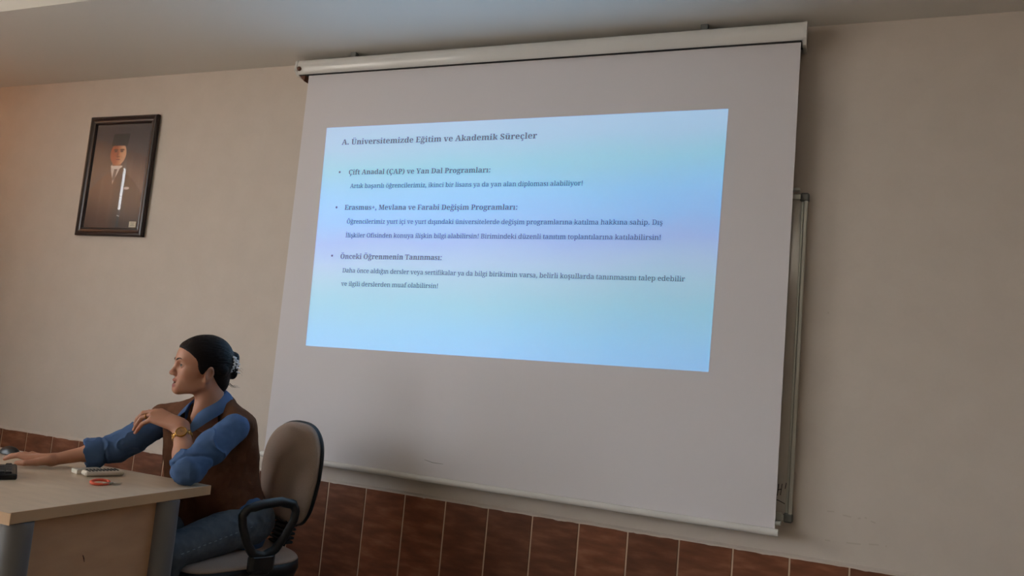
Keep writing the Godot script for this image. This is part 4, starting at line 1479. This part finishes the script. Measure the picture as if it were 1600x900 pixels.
		sf.into(sh, 0.0048)
	# shirt tail showing under the vest at her hip
	var tl := Field.new()
	tl.cone(Vector3(2.19, 0.64, 0.575), Vector3(2.225, 0.61, 0.6), 0.068, 0.0745, 0.02)
	tl.disp = func(p: Vector3) -> float: return 0.0025 * sin(p.x * 70.0 + p.y * 90.0 - p.z * 50.0)
	tl.amp = 0.005
	tl.into(sh, 0.006)
	var shirt := obj("shirt", sh, blue, o)
	collar(shirt, blue)
	# ---- vest
	var br := mat(Color.WHITE, 0.92, 0.0, 0.15)
	br.albedo_texture = noise_tex(0.015, 91, rgb(88, 58, 43), rgb(114, 79, 60), 256, 5)
	br.normal_enabled = true; br.normal_texture = bump_tex(0.12, 15, 2.0); br.normal_scale = 0.3
	triplanar(br, Vector3(2.5, 2.5, 2.5))
	var vf := Field.new()
	torso(vf, 0.0)
	vf.cone(Vector3(2.185, 0.65, 0.575), Vector3(2.235, 0.93, 0.67), 0.058, 0.052, 0.05)
	vf.cone(Vector3(1.965, 0.9, 0.755), Vector3(2.02, 0.7, 0.77), 0.035, 0.03, 0.04)
	vf.cone(Vector3(2.02, 0.7, 0.77), Vector3(2.09, 0.5, 0.74), 0.03, 0.03, 0.04)
	torso(vf, -0.014, 1)
	vf.cone(Vector3(2.098, 0.92, 0.70), Vector3(2.118, 1.1, 0.745), 0.066, 0.076, 0.006, 1)
	vf.cone(Vector3(2.11, 0.99, 0.80), Vector3(2.085, 0.85, 0.86), 0.07, 0.016, 0.006, 1)
	vf.cut(Vector3(0.36, -1, -0.1), Vector3(2.243, 0.6, 0.62), 0.006)
	vf.disp = func(p: Vector3) -> float:
		return 0.005 * fn.get_noise_3d(p.x * 9.0, p.y * 7.0, p.z * 9.0 + 3.0) + 0.003 * fn.get_noise_3d(p.x * 22.0, p.y * 16.0, p.z * 22.0)
	vf.amp = 0.008
	var vm := MB.new()
	vf.into(vm, 0.0065)
	obj("vest", vm, br, o)
	# ---- jeans and shoes
	var dn := mat(Color.WHITE, 0.9, 0.0, 0.2)
	dn.albedo_texture = noise_tex(0.05, 95, rgb(82, 88, 96), rgb(100, 107, 115), 256, 4)
	triplanar(dn, Vector3(3, 3, 3))
	var jf := Field.new()
	jf.cone(Vector3(2.215, 0.57, 0.565), Vector3(2.11, 0.57, 0.55), 0.095, 0.095, 0.03)
	for i in 2:
		jf.cone(hips[i], knees[i], 0.088, 0.062, 0.03)
		jf.cone(knees[i], ankles[i], 0.06, 0.052, 0.02)
	jf.disp = func(p: Vector3) -> float:
		return 0.004 * sin(p.x * 60.0 + p.z * 70.0 + 4.0 * fn.get_noise_3d(p.x * 10.0, p.y * 10.0, p.z * 10.0)) * (0.4 + 0.6 * clampf(1.0 - (p - hips[0]).length() / 0.2, 0.0, 1.0))
	jf.amp = 0.005
	var jm := MB.new()
	jf.into(jm, 0.008)
	var jeans := obj("jeans", jm, dn, o)
	var sm := MB.new()
	for i in 14:
		var t := 0.06 + i * 0.062
		var q: Vector3 = hips[0].lerp(knees[0], t)
		var dirn := Vector3(0.82, 0.12 - 0.12 * t, 0.55).normalized()
		var a := jf.hit(q + dirn * 0.2, -dirn)
		var q2: Vector3 = hips[0].lerp(knees[0], t + 0.03)
		var b := jf.hit(q2 + dirn * 0.2, -dirn)
		sm.tube([a, b], [0.0016], 5)
	obj("seam_stitching", sm, mat(rgb(126, 136, 146), 0.9), jeans)
	for i in 2:
		var so := MB.new()
		var shf := Field.new()
		shf.cone(ankles[i] + Vector3(0.005, -0.045, -0.03), ankles[i] + Vector3(-0.035, -0.062, 0.15), 0.043, 0.034, 0.02)
		shf.cone(ankles[i], ankles[i] + Vector3(0, -0.04, 0), 0.045, 0.042, 0.02)
		shf.cut(Vector3(0, -1, 0), Vector3(0, 0.004, 0), 0.006)
		shf.into(so, 0.008)
		obj("shoe", so, M.black_soft, o)
	jewellery(o, lax, kn, pp)

func hl2(f: Field, from: Vector3, dir: Vector3, lift: float) -> Vector3:
	var p := f.hit(from, dir) - dir * lift
	return f.xf * p

# a shirt collar: a fold line round the neck, two leaves falling to points in front
func collar(parent: Node3D, m: Material) -> void:
	var mb := MB.new()
	var cen := Vector3(2.106, 1.02, 0.738)
	var line := func(u: float) -> Vector3:   # u from -1 (her right point) through the nape to 1 (her left point)
		var a := absf(u)
		var ang := lerpf(PI, 0.74 if u > 0.0 else 0.5, a)            # measured from the front
		var fr := Vector3(-0.32, 0, 0.95).normalized()
		var lft := Vector3.UP.cross(fr).normalized()
		var r := lerpf(0.062, 0.066, a)
		var p := cen + fr * cos(ang) * r + lft * sin(ang) * r * signf(u if u != 0.0 else 1.0)
		p.y += 0.046 - 0.088 * a * a
		p += fr * 0.014 * a * a
		return p
	var outer := func(u: float) -> Vector3:
		var a := absf(u)
		var p: Vector3 = line.call(u)
		var fr := Vector3(-0.32, 0, 0.95).normalized()
		var radial := (p - cen)
		radial.y = 0
		radial = radial.normalized()
		var drop := lerpf(0.042, 0.064, smoothstep(0.3, 1.0, a))
		var tip := smoothstep(0.72, 1.0, a)
		return p + radial * (0.026 + 0.012 * a) + Vector3(0, -drop, 0) + fr * 0.016 * tip + Vector3(0, -0.018 * tip, 0)
	for lay in 2:
		mb.sheet(func(u, v):
			var t: float = u * 2.0 - 1.0
			t = clampf(t, -1.0, 1.0)
			if absf(t) < 1e-4: t = 1e-4
			var a: Vector3 = line.call(t)
			var b: Vector3 = outer.call(t)
			var p := a.lerp(b, v)
			var rd := p - cen
			rd.y = 0
			return p + rd.normalized() * (0.006 * sin(clampf(v, 0.0, 1.0) * PI) - 0.003 * lay) + Vector3(0, 0.004 * sin(clampf(v, 0.0, 1.0) * PI), 0), 90, 8, Vector3(0.6, 0.5, 0.6))
	# the stand inside the fold
	mb.sheet(func(u, v):
		var t: float = clampf(u * 2.0 - 1.0, -1.0, 1.0)
		if absf(t) < 1e-4: t = 1e-4
		var a: Vector3 = line.call(t)
		var rd := a - cen
		rd.y = 0
		return a - rd.normalized() * 0.004 * v + Vector3(0, -0.045 * v, 0), 60, 3, Vector3(0.6, 0.5, 0.6))
	obj("collar", mb, m, parent)

func jewellery(o: Node3D, lax: Vector3, kn: Array, pp: Array) -> void:
	var gold := mat(rgb(166, 118, 58), 0.28, 0.95)
	var c := L_EL.lerp(L_WR, 0.76)
	var to_cam := Vector3(0.66, 0.1, 0.75)
	var nrm := (to_cam - lax * lax.dot(to_cam)).normalized()
	var side := lax.cross(nrm).normalized()
	var wt := Node3D.new()
	wt.name = "wristwatch"
	wt.set_meta("label", "gold wristwatch with a round case")
	o.add_child(wt, true)
	wt.position = c - PB
	var rx := 0.0335
	var rz := 0.0265
	for i in 22:
		var a := TAU * i / 22.0
		if cos(a) > 0.76: continue
		var p := c + nrm * cos(a) * rz + side * sin(a) * rx
		var tg := (-nrm * sin(a) * rz + side * cos(a) * rx).normalized()
		var lk := MB.new()
		lk.box(p, Vector3(0.0078, 0.0145, 0.0028), 0.001, Basis(tg, lax, tg.cross(lax)))
		obj("bracelet_link", lk, gold, wt)
	var bs := Basis(side, nrm, side.cross(nrm))
	var cs := MB.new()
	cs.lathe([Vector2(0.001, -0.003), Vector2(0.017, -0.003), Vector2(0.0205, 0.001), Vector2(0.0215, 0.0045), Vector2(0.0205, 0.0075), Vector2(0.0175, 0.0082), Vector2(0.0165, 0.006)], Transform3D(bs, c + nrm * 0.0275), 28)
	obj("watch_case", cs, gold, wt)
	var dl := MB.new()
	dl.lathe([Vector2(0.0001, 0.0062), Vector2(0.0168, 0.006)], Transform3D(bs, c + nrm * 0.0275), 28)
	obj("dial", dl, mat(rgb(176, 128, 84), 0.25, 0.3), wt)
	var hd := MB.new()
	hd.box(c + nrm * 0.0342 + lax * 0.004, Vector3(0.0012, 0.0004, 0.011), 0.0, Basis(side, nrm, lax))
	hd.box(c + nrm * 0.0342 + side * 0.004, Vector3(0.009, 0.0004, 0.0012), 0.0, Basis(side, nrm, lax))
	obj("watch_hands", hd, mat(rgb(60, 40, 24), 0.4), wt)
	for s in [-1.0, 1.0]:
		var lg := MB.new()
		var pts := []
		for i in 14: pts.append(c + nrm * (0.0265 - 0.003) + side * (0.0265 * s + 0.0055 * cos(TAU * i / 14)) + lax * 0.0062 * sin(TAU * i / 14))
		lg.tube(pts, [0.0016], 6, true)
		obj("lug_loop", lg, gold, wt)
	var rg := MB.new()
	var rc: Vector3 = kn[2].lerp(pp[2], 0.5)
	var rd: Vector3 = (pp[2] - kn[2]).normalized()
	var ru := (Vector3.UP - rd * rd.y).normalized()
	var rs := rd.cross(ru)
	var ring := []
	for i in 20: ring.append(rc + (ru * cos(TAU * i / 20) + rs * sin(TAU * i / 20)) * 0.0104)
	rg.tube(ring, [0.0021], 6, true)
	obj("finger_ring", rg, gold, o)
